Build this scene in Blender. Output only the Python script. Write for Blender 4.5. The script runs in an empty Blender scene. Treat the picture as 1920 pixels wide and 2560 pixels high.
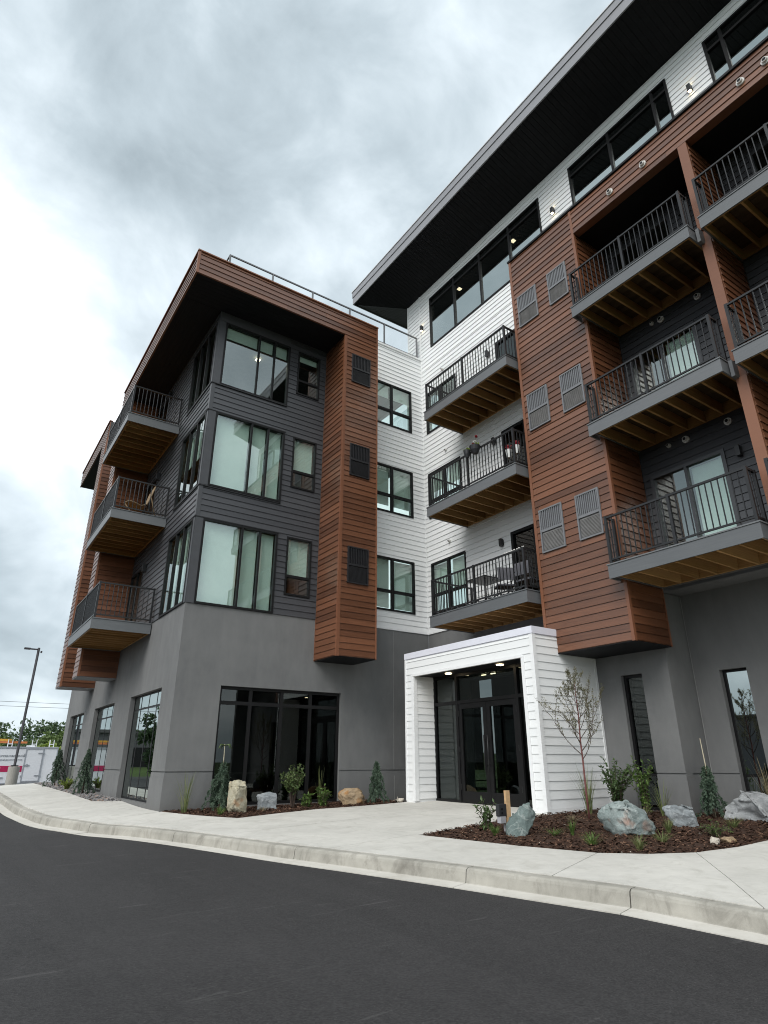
import bpy, bmesh, math, random
import numpy as np
from mathutils import Vector, Matrix, noise
random.seed(7)
R = math.radians
scene = bpy.context.scene
COL = scene.collection

# ------------------------------------------------------------------ camera
CAM = Vector((-4.411, -15.379, 1.038))
YAW, PITCH = R(34.202), R(22.063)
FPX = 1538.4
fw = Vector((math.sin(YAW)*math.cos(PITCH), math.cos(YAW)*math.cos(PITCH), math.sin(PITCH)))
rt = Vector((math.cos(YAW), -math.sin(YAW), 0))
up = rt.cross(fw)
cam_d = bpy.data.cameras.new('camera')
cam = bpy.data.objects.new('camera', cam_d); COL.objects.link(cam)
M = Matrix((rt, up, -fw)).transposed().to_4x4(); M.translation = CAM
cam.matrix_world = M
cam_d.sensor_fit = 'VERTICAL'; cam_d.sensor_height = 36; cam_d.lens = FPX/2560*36
cam_d.clip_start = .05; cam_d.clip_end = 3000
scene.camera = cam
def pix_dir(px, py):
    return (rt*((px-960)/FPX) - up*((py-1280)/FPX) + fw).normalized()

# ------------------------------------------------------------------ node helpers
class NT:
    def __init__(self, tree): self.t = tree; self.n = tree.nodes; self.l = tree.links
    def new(self, typ, **kw):
        n = self.n.new(typ)
        for k, v in kw.items():
            if k == 'inp':
                for a, b in v.items(): self.set(n.inputs[a], b)
            else: setattr(n, k, v)
        return n
    def set(self, sock, v):
        if isinstance(v, bpy.types.NodeSocket): self.l.new(v, sock)
        else: sock.default_value = v
    def math(self, op, a, b=0.0, c=None):
        n = self.new('ShaderNodeMath', operation=op); self.set(n.inputs[0], a); self.set(n.inputs[1], b)
        if c is not None: self.set(n.inputs[2], c)
        return n.outputs[0]
    def vmath(self, op, a, b=None):
        n = self.new('ShaderNodeVectorMath', operation=op); self.set(n.inputs[0], a)
        if b is not None: self.set(n.inputs[1], b)
        return n
    def mix(self, f, a, b):
        n = self.new('ShaderNodeMix', data_type='RGBA'); self.set(n.inputs[0], f); self.set(n.inputs[6], a); self.set(n.inputs[7], b)
        return n.outputs[2]
    def noise(self, vec, scale, detail=4, rough=.55, dist=0):
        n = self.new('ShaderNodeTexNoise', inp={'Vector': vec, 'Scale': scale, 'Detail': detail, 'Roughness': rough, 'Distortion': dist}); return n.outputs['Fac']
    def ramp(self, f, *stops):
        n = self.new('ShaderNodeValToRGB'); self.set(n.inputs[0], f); e = n.color_ramp.elements
        while len(e) < len(stops): e.new(.5)
        for s, (p, c) in zip(e, stops):
            s.position = p; s.color = (c, c, c, 1) if not hasattr(c, '__len__') else (*c, 1)
        return n.outputs[0]
    def scalevec(self, v, s):
        n = self.vmath('MULTIPLY', v, s); return n.outputs[0]

# ------------------------------------------------------------------ world: overcast sky
SUN_EL, SUN_AZ = R(45), R(-118)          # azimuth from +y, clockwise
world = bpy.data.worlds.new('World'); scene.world = world; world.use_nodes = True
w = NT(world.node_tree); w.n.clear()
tc = w.new('ShaderNodeTexCoord'); D = w.vmath('NORMALIZE', tc.outputs['Generated']).outputs[0]
sky = w.new('ShaderNodeTexSky', sky_type='NISHITA', sun_disc=False, sun_elevation=SUN_EL, sun_rotation=SUN_AZ, air_density=1.0, dust_density=2.0)
sep = w.new('ShaderNodeSeparateXYZ', inp={0: D})
den = w.math('ADD', w.math('MAXIMUM', sep.outputs[2], 0.0), .32)
cl = w.new('ShaderNodeCombineXYZ', inp={0: w.math('DIVIDE', sep.outputs[0], den), 1: w.math('DIVIDE', sep.outputs[1], den), 2: 3.1}).outputs[0]
n1 = w.noise(cl, 1.25, 4, .5, .35)
n2 = w.noise(w.vmath('ADD', w.scalevec(D, (1, 1, 1.25)), (7.3, 2.1, .4)).outputs[0], 5.2, 7, .56, .35)
br = w.math('ADD', w.math('MULTIPLY', w.math('SUBTRACT', n1, .5), 1.5), w.math('MULTIPLY', w.math('SUBTRACT', n2, .5), .95))
for (px, py), k, amp in [((60, 760), 34, .55), ((50, 960), 36, .36), ((90, 400), 40, -.14), ((620, 180), 30, .14), ((820, 690), 60, .22), ((260, 300), 12, -.40), ((880, 330), 10, -.30), ((1250, 60), 20, .08), ((0, 1400), 16, -.27), ((60, 1680), 30, -.12), ((560, 520), 60, -.1)]:
    d = pix_dir(px, py)
    dot = w.vmath('DOT_PRODUCT', D, tuple(d)).outputs['Value']
    lobe = w.math('EXPONENT', w.math('MULTIPLY', w.math('SUBTRACT', dot, 1.0), float(k)))
    br = w.math('ADD', br, w.math('MULTIPLY', lobe, amp))
br = w.math('ADD', br, .60)
ccol = w.ramp(br, (0.0, (.25, .30, .33)), (.28, (.39, .455, .495)), (.52, (.57, .64, .685)), (.78, (.86, .905, .945)), (1.0, (1.3, 1.3, 1.3)))
bg1 = w.new('ShaderNodeBackground', inp={0: ccol, 1: .90})
bg2 = w.new('ShaderNodeBackground', inp={0: sky.outputs[0], 1: .08})
mixb = w.new('ShaderNodeMixShader', inp={0: .06, 1: bg1.outputs[0], 2: bg2.outputs[0]})
wo = w.new('ShaderNodeOutputWorld', inp={0: mixb.outputs[0]})

sun_d = bpy.data.lights.new('sun', 'SUN'); sun_d.energy = 1.5; sun_d.angle = R(38); sun_d.color = (1, .97, .93)
sun = bpy.data.objects.new('sun', sun_d); COL.objects.link(sun)
sdir = Vector((math.sin(SUN_AZ)*math.cos(SUN_EL), math.cos(SUN_AZ)*math.cos(SUN_EL), math.sin(SUN_EL)))
sun.rotation_euler = sdir.to_track_quat('Z', 'Y').to_euler(); sun.location = (-20, -5, 30)

vs = scene.view_settings; scene.display_settings.display_device = 'sRGB'
vs.view_transform = 'Standard'; vs.look = 'None'; vs.exposure = 0.82; vs.gamma = 1; vs.use_curve_mapping = False
scene.render.engine = 'CYCLES'
cy = scene.cycles; cy.use_denoising = True; cy.max_bounces = 8; cy.transparent_max_bounces = 12; cy.diffuse_bounces = 4; cy.glossy_bounces = 4
cy.sample_clamp_indirect = 6; cy.filter_width = 1.05; cy.caustics_reflective = False; cy.caustics_refractive = False

# ------------------------------------------------------------------ materials
MATS = {}
def material(name):
    m = bpy.data.materials.new(name); m.use_nodes = True; m.node_tree.nodes.clear(); MATS[name] = m
    return m, NT(m.node_tree)
def finish(t, bsdf): t.new('ShaderNodeOutputMaterial', inp={0: bsdf})
def pbr(t, color, rough=.6, spec=.5, bump=None, bdist=.01, bstr=.3, metal=0.0):
    p = t.new('ShaderNodeBsdfPrincipled')
    t.set(p.inputs['Base Color'], color if isinstance(color, bpy.types.NodeSocket) else (*color, 1)); t.set(p.inputs['Roughness'], rough)
    p.inputs['Specular IOR Level'].default_value = spec; p.inputs['Metallic'].default_value = metal
    if bump is not None:
        b = t.new('ShaderNodeBump', inp={'Strength': bstr, 'Distance': bdist, 'Height': bump}); t.l.new(b.outputs[0], p.inputs['Normal'])
    return p.outputs[0]
def pos(t): return t.new('ShaderNodeNewGeometry').outputs['Position']
def rnd(t): return t.new('ShaderNodeObjectInfo').outputs['Random']
def c4(c): return (*c, 1)
def plain(name, col, rough=.6, spec=.5, var=.12, scale=6, metal=0.0, bstr=0.0):
    m, t = material(name); P = pos(t); n = t.noise(P, scale, 5)
    c = t.mix(t.ramp(n, (.3, 0.0), (.7, 1.0)), c4([x*(1-var) for x in col]), c4([min(x*(1+var), 1) for x in col]))
    finish(t, pbr(t, c, rough, spec, t.noise(P, scale*25, 3) if bstr else None, .004, bstr, metal)); return m
def siding_mat(name, a, b, rough, spec, grain=.5, wear=.08, bs=.3):
    m, t = material(name); P = pos(t)
    g = t.noise(t.scalevec(P, (2.2, 2.2, 75)), 1.0, 5, .6, .6)
    big = t.noise(P, .9, 3)
    f = t.math('ADD', t.math('MULTIPLY', t.math('SUBTRACT', g, .5), grain*2), t.math('ADD', t.math('MULTIPLY', rnd(t), .62), t.math('MULTIPLY', big, .26)))
    c = t.mix(t.ramp(f, (.05, 0.0), (.95, 1.0)), c4(a), c4(b))
    finish(t, pbr(t, c, t.math('ADD', t.math('MULTIPLY', g, .18), rough-.09), spec, g, .0025, bs)); return m
siding_mat('brown_siding', (.068, .0245, .010), (.195, .078, .037), .36, .7, .6)
siding_mat('brown_trim', (.16, .062, .030), (.25, .105, .055), .42, .5, .25)
siding_mat('white_siding', (.76, .775, .775), (.82, .83, .825), .55, .35, .06, bs=.06)
siding_mat('charcoal_siding', (.040, .042, .047), (.066, .068, .074), .38, .55, .35)
plain('charcoal_trim', (.052, .054, .059), .4, .5, .1)
plain('white_trim', (.80, .81, .81), .45, .4, .04)
plain('cap_white', (.72, .73, .80), .3, .5, .03, metal=0.0)
siding_mat('deck_fascia', (.105, .112, .118), (.165, .172, .178), .5, .4, .5)
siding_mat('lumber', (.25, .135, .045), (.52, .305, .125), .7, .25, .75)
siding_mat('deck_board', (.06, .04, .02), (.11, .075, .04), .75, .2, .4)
plain('black_metal', (.013, .013, .014), .38, .5, .2)
plain('rail_metal', (.014, .0145, .016), .42, .4, .2)
plain('window_frame', (.0075, .0075, .008), .5, .25, .2)
plain('soffit_black', (.008, .0082, .0095), .6, .2, .2)
plain('eave_metal', (.25, .25, .265), .38, .5, .06, 1.5)
plain('eave_light', (.55, .55, .57), .4, .5, .05)
plain('vent_grey', (.16, .165, .175), .45, .5, .1)
plain('vent_dark', (.018, .018, .02), .4, .5, .15)
plain('mesh_grey', (.20, .195, .19), .7, .2, .15)
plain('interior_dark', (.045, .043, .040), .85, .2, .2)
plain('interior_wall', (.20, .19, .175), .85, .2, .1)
plain('blind_white', (.74, .76, .74), .6, .3, .03)
plain('chrome', (.45, .45, .46), .25, .6, .05, metal=.8)
plain('pipe_light', (.62, .61, .58), .5, .4, .08)
plain('joint_bead', (.26, .26, .255), .6, .3, .1)
plain('roofing', (.09, .09, .09), .9, .2, .15)
def stucco():
    m, t = material('stucco'); P = pos(t)
    big = t.noise(P, .55, 4, .6); mid = t.noise(t.scalevec(P, (3, 3, 1.1)), 1.3, 5, .6); fine = t.noise(P, 130, 3, .6)
    f = t.math('ADD', t.math('MULTIPLY', big, .5), t.math('ADD', t.math('MULTIPLY', mid, .35), t.math('MULTIPLY', fine, .15)))
    c = t.mix(t.ramp(f, (.3, 0.0), (.7, 1.0)), c4((.128, .131, .132)), c4((.205, .207, .205)))
    zz = t.new('ShaderNodeSeparateXYZ', inp={0: P}).outputs[2]
    splash = t.math('MULTIPLY', t.ramp(t.math('ADD', zz, t.math('MULTIPLY', t.noise(P, 3, 4), .5)), (.2, 1.0), (.55, 0.0)), .35)
    c = t.mix(splash, c, c4((.105, .098, .088)))
    finish(t, pbr(t, c, .9, .25, fine, .008, .7))
stucco()
def glass(name, tint, refl, ior=1.55):
    m, t = material(name)
    fr = t.new('ShaderNodeFresnel', inp={'IOR': ior}).outputs[0]
    fac = t.math('MINIMUM', t.math('ADD', t.math('MULTIPLY', fr, 1.0-refl), refl), 1.0)
    fac = t.math('MULTIPLY', fac, t.math('SUBTRACT', 1.0, t.new('ShaderNodeNewGeometry').outputs['Backfacing']))
    wob = t.noise(pos(t), 1.1, 2, .5)
    bp = t.new('ShaderNodeBump', inp={'Strength': .012, 'Distance': .02, 'Height': wob}).outputs[0]
    gl = t.new('ShaderNodeBsdfGlossy', inp={'Color': (.86, .94, .92, 1), 'Roughness': 0.0, 'Normal': bp}).outputs[0]
    tr = t.new('ShaderNodeBsdfTransparent', inp={'Color': c4(tint)}).outputs[0]
    finish(t, t.new('ShaderNodeMixShader', inp={0: fac, 1: tr, 2: gl}).outputs[0]); return m
glass('glass_green', (.885, .96, .925), .20)
glass('glass_dark', (.36, .40, .40), .02, 1.5)
glass('glass_store', (.33, .36, .36), .03, 1.5)
glass('glass_mirror', (.35, .37, .38), .40, 1.6)
glass('glass_rail', (.985, .99, .99), .0, 1.45)
def asphalt():
    m, t = material('asphalt'); P = pos(t)
    vor = t.new('ShaderNodeTexVoronoi', inp={'Vector': P, 'Scale': 85}); cell = t.new('ShaderNodeSeparateColor', inp={0: vor.outputs['Color']}).outputs[0]
    fine = t.noise(P, 150, 3, .75); big = t.noise(P, .4, 5, .62, .4); mid = t.noise(P, 6, 4, .7)
    rotp = t.new('ShaderNodeMapping', inp={'Vector': P, 'Rotation': (0, 0, R(-16)), 'Scale': (2.2, .30, 1)}).outputs[0]
    streak = t.noise(rotp, 1.0, 6, .68, .5)
    f = t.math('ADD', t.math('ADD', t.math('MULTIPLY', cell, .32), t.math('MULTIPLY', fine, .35)), t.math('ADD', t.math('MULTIPLY', big, .3), t.math('ADD', t.math('MULTIPLY', mid, .12), t.math('MULTIPLY', streak, .28))))
    c = t.mix(t.ramp(f, (.38, 0.0), (1.0, 1.0)), c4((.0105, .0103, .0107)), c4((.052, .050, .0505)))
    rot2 = t.new('ShaderNodeMapping', inp={'Vector': P, 'Rotation': (0, 0, R(28)), 'Scale': (.9, 11, 1)}).outputs[0]
    scuff = t.math('MULTIPLY', t.ramp(t.noise(rot2, 1.0, 5, .65, .3), (.60, 0.0), (.72, 1.0)), t.ramp(t.noise(P, 1.3, 3), (.48, 0.0), (.62, 1.0)))
    c = t.mix(t.math('MULTIPLY', scuff, t.math('MULTIPLY', fine, .5)), c, c4((.21, .205, .2)))
    grit = t.ramp(t.noise(P, 75, 2, .5), (.70, 0.0), (.73, 1.0))
    c = t.mix(t.math('MULTIPLY', grit, .35), c, c4((.22, .215, .20)))
    finish(t, pbr(t, c, .85, .3, t.math('ADD', t.math('MULTIPLY', vor.outputs['Distance'], .7), t.math('MULTIPLY', fine, .5)), .006, .6))
asphalt()
def concrete(name, a, b, stain, st=.5):
    m, t = material(name); P = pos(t)
    big = t.noise(P, .8, 5, .65, .5); mid = t.noise(P, 5, 5, .65); fine = t.noise(P, 160, 2)
    f = t.math('ADD', t.math('MULTIPLY', big, .55), t.math('ADD', t.math('MULTIPLY', mid, .3), t.math('ADD', t.math('MULTIPLY', fine, .1), t.math('MULTIPLY', rnd(t), .06))))
    c = t.mix(t.ramp(f, (.35, 0.0), (.68, 1.0)), c4(a), c4(b))
    s = t.ramp(t.noise(t.scalevec(P, (1.2, 1.2, .5)), 1.9, 7, .72, 1.0), (.50, 0.0), (.72, 1.0))
    c = t.mix(t.math('MULTIPLY', s, st), c, c4(stain))
    h = t.math('ADD', t.math('MULTIPLY', mid, .4), t.math('MULTIPLY', fine, .3))
    finish(t, pbr(t, c, .88, .25, h, .006, .35))
concrete('concrete', (.45, .44, .405), (.60, .585, .54), (.37, .355, .315), .6)
concrete('curb_concrete', (.25, .24, .21), (.46, .44, .39), (.15, .14, .12), .8)
concrete('gutter_concrete', (.47, .45, .405), (.58, .56, .515), (.36, .335, .285), .5)
concrete('pier_concrete', (.33, .32, .29), (.45, .44, .40), (.28, .27, .24), .4)
def speck(name, cols, rough=.9, scale=60):
    m, t = material(name); P = pos(t)
    r = t.math('FRACT', t.math('ADD', rnd(t), t.noise(P, scale, 3)))
    n = t.noise(P, scale, 4, .7)
    c = t.mix(t.ramp(n, (.35, 0.0), (.65, 1.0)), c4(cols[0]), c4(cols[1]))
    if len(cols) > 2: c = t.mix(t.ramp(t.noise(P, scale*.7, 2), (.58, 0.0), (.62, 1.0)), c, c4(cols[2]))
    finish(t, pbr(t, c, rough, .25, n, .01, .5))
speck('mulch', [(.022, .011, .007), (.075, .038, .024), (.17, .10, .065)], .95, 28)
speck('gravel', [(.10, .10, .105), (.26, .25, .245), (.30, .22, .18)], .8, 14)
speck('soil', [(.03, .017, .011), (.06, .033, .022)], .95, 30)
def leafmat(name, a, b, trans=.3, rough=.5):
    m, t = material(name); P = pos(t); n = t.noise(P, 9, 3)
    c = t.mix(t.ramp(n, (.35, 0.0), (.65, 1.0)), c4(a), c4(b))
    p = pbr(t, c, rough, .4)
    tr = t.new('ShaderNodeBsdfTranslucent', inp={0: c}).outputs[0]
    finish(t, t.new('ShaderNodeMixShader', inp={0: trans, 1: p, 2: tr}).outputs[0]); return m
leafmat('spruce_needle', (.035, .066, .040), (.10, .145, .098), .15, .6)
leafmat('leaf_green', (.06, .12, .025), (.15, .23, .06))
leafmat('leaf_dark', (.05, .095, .03), (.11, .17, .06))
leafmat('leaf_yellow', (.13, .19, .03), (.26, .33, .06))
leafmat('leaf_hydrangea', (.055, .10, .03), (.17, .22, .085))
leafmat('leaf_sapling', (.12, .12, .06), (.25, .235, .14))
leafmat('grass_blade', (.10, .14, .045), (.22, .24, .10))
leafmat('grass_dry', (.16, .13, .07), (.30, .26, .16))
leafmat('tree_far', (.07, .12, .035), (.17, .23, .075))
leafmat('tree_far_dark', (.045, .085, .038), (.11, .16, .07))
leafmat('petal_red', (.25, .015, .02), (.4, .03, .05))
leafmat('petal_white', (.7, .7, .68), (.8, .8, .78))
plain('bark', (.10, .075, .055), .9, .2, .3, 30)
plain('bark_red', (.16, .065, .06), .8, .2, .3, 30)
plain('twig', (.075, .055, .045), .9, .2, .3, 30)
plain('stake_wood', (.50, .33, .18), .75, .3, .12, 20)
plain('stake_pale', (.45, .42, .34), .7, .3, .2, 15)
plain('bamboo', (.40, .36, .26), .6, .3, .2, 25)
plain('pole_grey', (.06, .058, .065), .5, .4, .1)
plain('plastic_black', (.02, .021, .024), .45, .5, .1)
plain('plastic_grey', (.38, .38, .40), .5, .4, .1)
plain('wicker', (.24, .17, .10), .7, .3, .25, 60)
plain('cushion', (.13, .13, .145), .9, .2, .1)
plain('trailer_white', (.72, .74, .77), .3, .5, .05, 1)
plain('trailer_trim', (.32, .34, .37), .4, .5, .1)
plain('trailer_red', (.42, .02, .09), .4, .4, .08)
plain('trailer_text', (.12, .14, .17), .5, .4, .1)
plain('tyre', (.02, .02, .02), .9, .2, .1)
plain('ladder_orange', (.50, .17, .06), .6, .3, .2, 4)
plain('ladder_yellow', (.60, .33, .05), .6, .3, .2, 4)
plain('red_cloth', (.34, .02, .03), .8, .2, .1)
plain('mirrored_block', (.10, .10, .105), .7, .3, .1, .2)
plain('grass_hill', (.06, .09, .03), .95, .2, .3, .2)
def emis(name, col, s):
    m, t = material(name); finish(t, t.new('ShaderNodeEmission', inp={0: c4(col), 1: s}).outputs[0])
emis('lamp_warm', (1, .80, .50), 9)
emis('lamp_sconce', (1, .82, .52), 7)
def rock(name, a, b, v, rust=None, vein=.5):
    m, t = material(name); P = pos(t)
    n = t.noise(P, 3.2, 8, .72, .2); n2 = t.noise(P, 26, 5, .75); vn = t.noise(t.scalevec(t.vmath('ADD', P, (3, 1, 5)).outputs[0], (1, 1.6, 2.4)), 2.2, 4, .5, .4)
    c = t.mix(t.ramp(n, (.32, 0.0), (.68, 1.0)), c4(a), c4(b))
    c = t.mix(t.math('MULTIPLY', t.ramp(t.math('ABSOLUTE', t.math('SUBTRACT', vn, .5)), (0.0, 1.0), (.022, 0.0)), vein*.7), c, c4(v))
    c = t.mix(t.math('MULTIPLY', t.ramp(n2, (.45, 0.0), (.75, 1.0)), .35), c, c4([x*.5 for x in a]))
    if rust: c = t.mix(t.math('MULTIPLY', t.ramp(t.noise(t.vmath('ADD', P, rust[1]).outputs[0], 2.4, 3, .5), (rust[2], 0.0), (rust[2]+.08, 1.0)), .8), c, c4(rust[0]))
    h = t.math('ADD', n, t.math('MULTIPLY', n2, .5))
    finish(t, pbr(t, c, .85, .3, h, .05, .6))
rock('rock_cream', (.34, .30, .20), (.50, .48, .38), (.18, .16, .10), ((.36, .20, .10), (0, 0, 0), .56), .5)
rock('rock_blue', (.17, .19, .20), (.33, .355, .365), (.48, .50, .50), None, .6)
rock('rock_tan', (.26, .18, .10), (.40, .31, .21), (.16, .11, .07), ((.34, .17, .06), (2, 0, 0), .55), .4)
rock('rock_green', (.075, .105, .10), (.19, .235, .225), (.42, .45, .43), None, .6)
rock('rock_mixed', (.15, .19, .185), (.31, .355, .345), (.52, .55, .53), ((.32, .21, .165), (.9, 2.1, 0), .58), .55)
rock('rock_grey', (.20, .21, .215), (.36, .37, .375), (.55, .56, .55), None, .45)
rock('rock_pale', (.45, .40, .34), (.62, .58, .50), (.4, .25, .15), None, .4)

# ------------------------------------------------------------------ object helpers
def wloc(o):
    v = Vector((0, 0, 0))
    while o is not None: v += o.location; o = o.parent
    return v
def tag(o, label=None, cat=None, group=None, kind=None):
    for k, v in (('label', label), ('category', cat), ('group', group), ('kind', kind)):
        if v: o[k] = v
    return o
def put(o, parent=None, world=(0, 0, 0)):
    COL.objects.link(o); o.location = Vector(world)
    if parent is not None: o.parent = parent; o.location = Vector(world) - wloc(parent)
    return o
def thing(name, label, cat, loc, group=None):
    o = bpy.data.objects.new(name, None); o.empty_display_size = .2; put(o, None, loc); return tag(o, label, cat, group)
class MB:
    def __init__(s): s.v = []; s.f = []; s.mi = []; s.cur = 0
    def box(s, x0, x1, y0, y1, z0, z1):
        b = len(s.v)
        s.v += [(x0, y0, z0), (x1, y0, z0), (x1, y1, z0), (x0, y1, z0), (x0, y0, z1), (x1, y0, z1), (x1, y1, z1), (x0, y1, z1)]
        s.f += [tuple(b+i for i in q) for q in ((0, 3, 2, 1), (4, 5, 6, 7), (0, 1, 5, 4), (1, 2, 6, 5), (2, 3, 7, 6), (3, 0, 4, 7))]; return s
    def quad(s, *p):
        b = len(s.v); s.v += [tuple(q) for q in p]; s.f.append(tuple(range(b, b+len(p)))); return s
    def tube(s, pts, rad, n=6, cap=True):
        pts = [Vector(p) for p in pts]; rad = rad if hasattr(rad, '__len__') else [rad]*len(pts); b = len(s.v); prev = None
        for i, p in enumerate(pts):
            d = (pts[min(i+1, len(pts)-1)]-pts[max(i-1, 0)]).normalized()
            ref = prev if prev is not None else (Vector((1, 0, 0)) if abs(d.x) < .8 else Vector((0, 1, 0)))
            a = (ref-d*ref.dot(d)).normalized(); prev = a; c = d.cross(a)
            for k in range(n):
                th = 2*math.pi*k/n; s.v.append(tuple(p+(a*math.cos(th)+c*math.sin(th))*rad[i]))
        for i in range(len(pts)-1):
            for k in range(n):
                s.f.append((b+i*n+k, b+i*n+(k+1) % n, b+(i+1)*n+(k+1) % n, b+(i+1)*n+k))
        if cap:
            s.f.append(tuple(b+k for k in reversed(range(n)))); e = b+(len(pts)-1)*n; s.f.append(tuple(e+k for k in range(n)))
        return s
    def bar(s, a, b, wd, ht=None):
        """square bar between two points"""
        return s.tube([a, b], (wd if ht is None else max(wd, ht))*.7071, 4)
    def mesh(s, name, mats, smooth=False):
        me = bpy.data.meshes.new(name); me.from_pydata(s.v, [], s.f)
        for m in (mats if isinstance(mats, (list, tuple)) else [mats]): me.materials.append(MATS[m])
        if smooth: me.polygons.foreach_set('use_smooth', [True]*len(me.polygons))
        me.update(); return me
    def build(s, name, mats, parent=None, smooth=False, **tags):
        o = bpy.data.objects.new(name, s.mesh(name, mats, smooth)); put(o, parent, (0, 0, 0)); return tag(o, **tags)
class PL:
    """facade plane: axis 'y' faces -y at y=val (u along x); axis 'x' faces -x at x=val (u along y); d = outward"""
    def __init__(s, ax, val): s.ax = ax; s.val = val
    def box(s, mb, u0, u1, d0, d1, z0, z1):
        if s.ax == 'y': return mb.box(u0, u1, s.val-d1, s.val-d0, z0, z1)
        return mb.box(s.val-d1, s.val-d0, u0, u1, z0, z1)
    def pt(s, u, d, z): return (u, s.val-d, z) if s.ax == 'y' else (s.val-d, u, z)
UNIT = {}
def unit_board(ax, mat):
    k = (ax, mat)
    if k not in UNIT:
        m = MB(); P_ = PL(ax, 0.0)
        prof = [(0, 0), (1, 0), (.22, 1), (0, 1)]     # (d, z): thick butt at the bottom, thin top
        for u in (0, 1):
            for d, z in prof: m.v.append(P_.pt(u, d, z))
        fs = [(0, 1, 2, 3), (7, 6, 5, 4), (0, 4, 5, 1), (1, 5, 6, 2), (2, 6, 7, 3), (3, 7, 4, 0)]
        m.f = fs if ax == 'x' else [tuple(reversed(f)) for f in fs]
        me = m.mesh('siding_board', mat)
        bm = bmesh.new(); bm.from_mesh(me); bmesh.ops.recalc_face_normals(bm, faces=bm.faces); bm.to_mesh(me); bm.free()
        UNIT[k] = me
    return UNIT[k]
EXP = .168
def spans(u0, u1, z0, z1, ops):
    us = sorted({u0, u1, *[u for o in ops for u in o[:2] if u0 < u < u1]}); out = []
    for a, b in zip(us, us[1:]):
        iv = [(z0, z1)]
        for o in ops:
            if o[0] <= a+1e-6 and o[1] >= b-1e-6:
                nv = []
                for p, q in iv:
                    if o[3] <= p or o[2] >= q: nv.append((p, q)); continue
                    if o[2] > p: nv.append((p, o[2]))
                    if o[3] < q: nv.append((o[3], q))
                iv = nv
        for p, q in iv:
            for s in out:
                if abs(s[1]-a) < 1e-6 and abs(s[2]-p) < 1e-6 and abs(s[3]-q) < 1e-6: s[1] = b; break
            else: out.append([a, b, p, q])
    return out
def siding(parent, name, mat, pl, u0, u1, z0, z1, ops=(), thick=.025, joints=True):
    me = unit_board(pl.ax, mat); rs = random.Random(int(u0*100+z0*10+len(name)))
    k = 0
    while z0+k*EXP < z1-.01:
        za = z0+k*EXP; zb = min(za+EXP, z1); k += 1
        for a, b, p, q in spans(u0, u1, za, zb, ops):
            if q-p < .012 or b-a < .012: continue
            cuts = [a, b]
            if joints and b-a > 3.8: cuts = [a, a+rs.uniform(.25, .75)*(b-a), b]
            for c, e in zip(cuts, cuts[1:]):
                o = bpy.data.objects.new(name, me); g = .002 if len(cuts) > 2 else 0
                put(o, parent, pl.pt(c+g, 0, p)); L = e-c-2*g
                o.scale = (L, thick, q-p) if pl.ax == 'y' else (thick, L, q-p)
def wall_mesh(mb, pl, u0, u1, z0, z1, ops, d0, d1):
    us = sorted({u0, u1, *[u for o in ops for u in o[:2] if u0 < u < u1]}); zs = sorted({z0, z1, *[z for o in ops for z in o[2:4] if z0 < z < z1]})
    solid = lambda i, j: 0 <= i < len(us)-1 and 0 <= j < len(zs)-1 and not any(o[0] <= us[i]+1e-6 and o[1] >= us[i+1]-1e-6 and o[2] <= zs[j]+1e-6 and o[3] >= zs[j+1]-1e-6 for o in ops)
    for i in range(len(us)-1):
        for j in range(len(zs)-1):
            if not solid(i, j): continue
            a, b, p, q = us[i], us[i+1], zs[j], zs[j+1]; t = pl.pt
            mb.quad(t(a, d1, p), t(b, d1, p), t(b, d1, q), t(a, d1, q)); mb.quad(t(a, d0, p), t(a, d0, q), t(b, d0, q), t(b, d0, p))
            if not solid(i-1, j): mb.quad(t(a, d0, p), t(a, d1, p), t(a, d1, q), t(a, d0, q))
            if not solid(i+1, j): mb.quad(t(b, d0, p), t(b, d0, q), t(b, d1, q), t(b, d1, p))
            if not solid(i, j-1): mb.quad(t(a, d0, p), t(b, d0, p), t(b, d1, p), t(a, d1, p))
            if not solid(i, j+1): mb.quad(t(a, d0, q), t(a, d1, q), t(b, d1, q), t(b, d0, q))
    return mb
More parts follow.
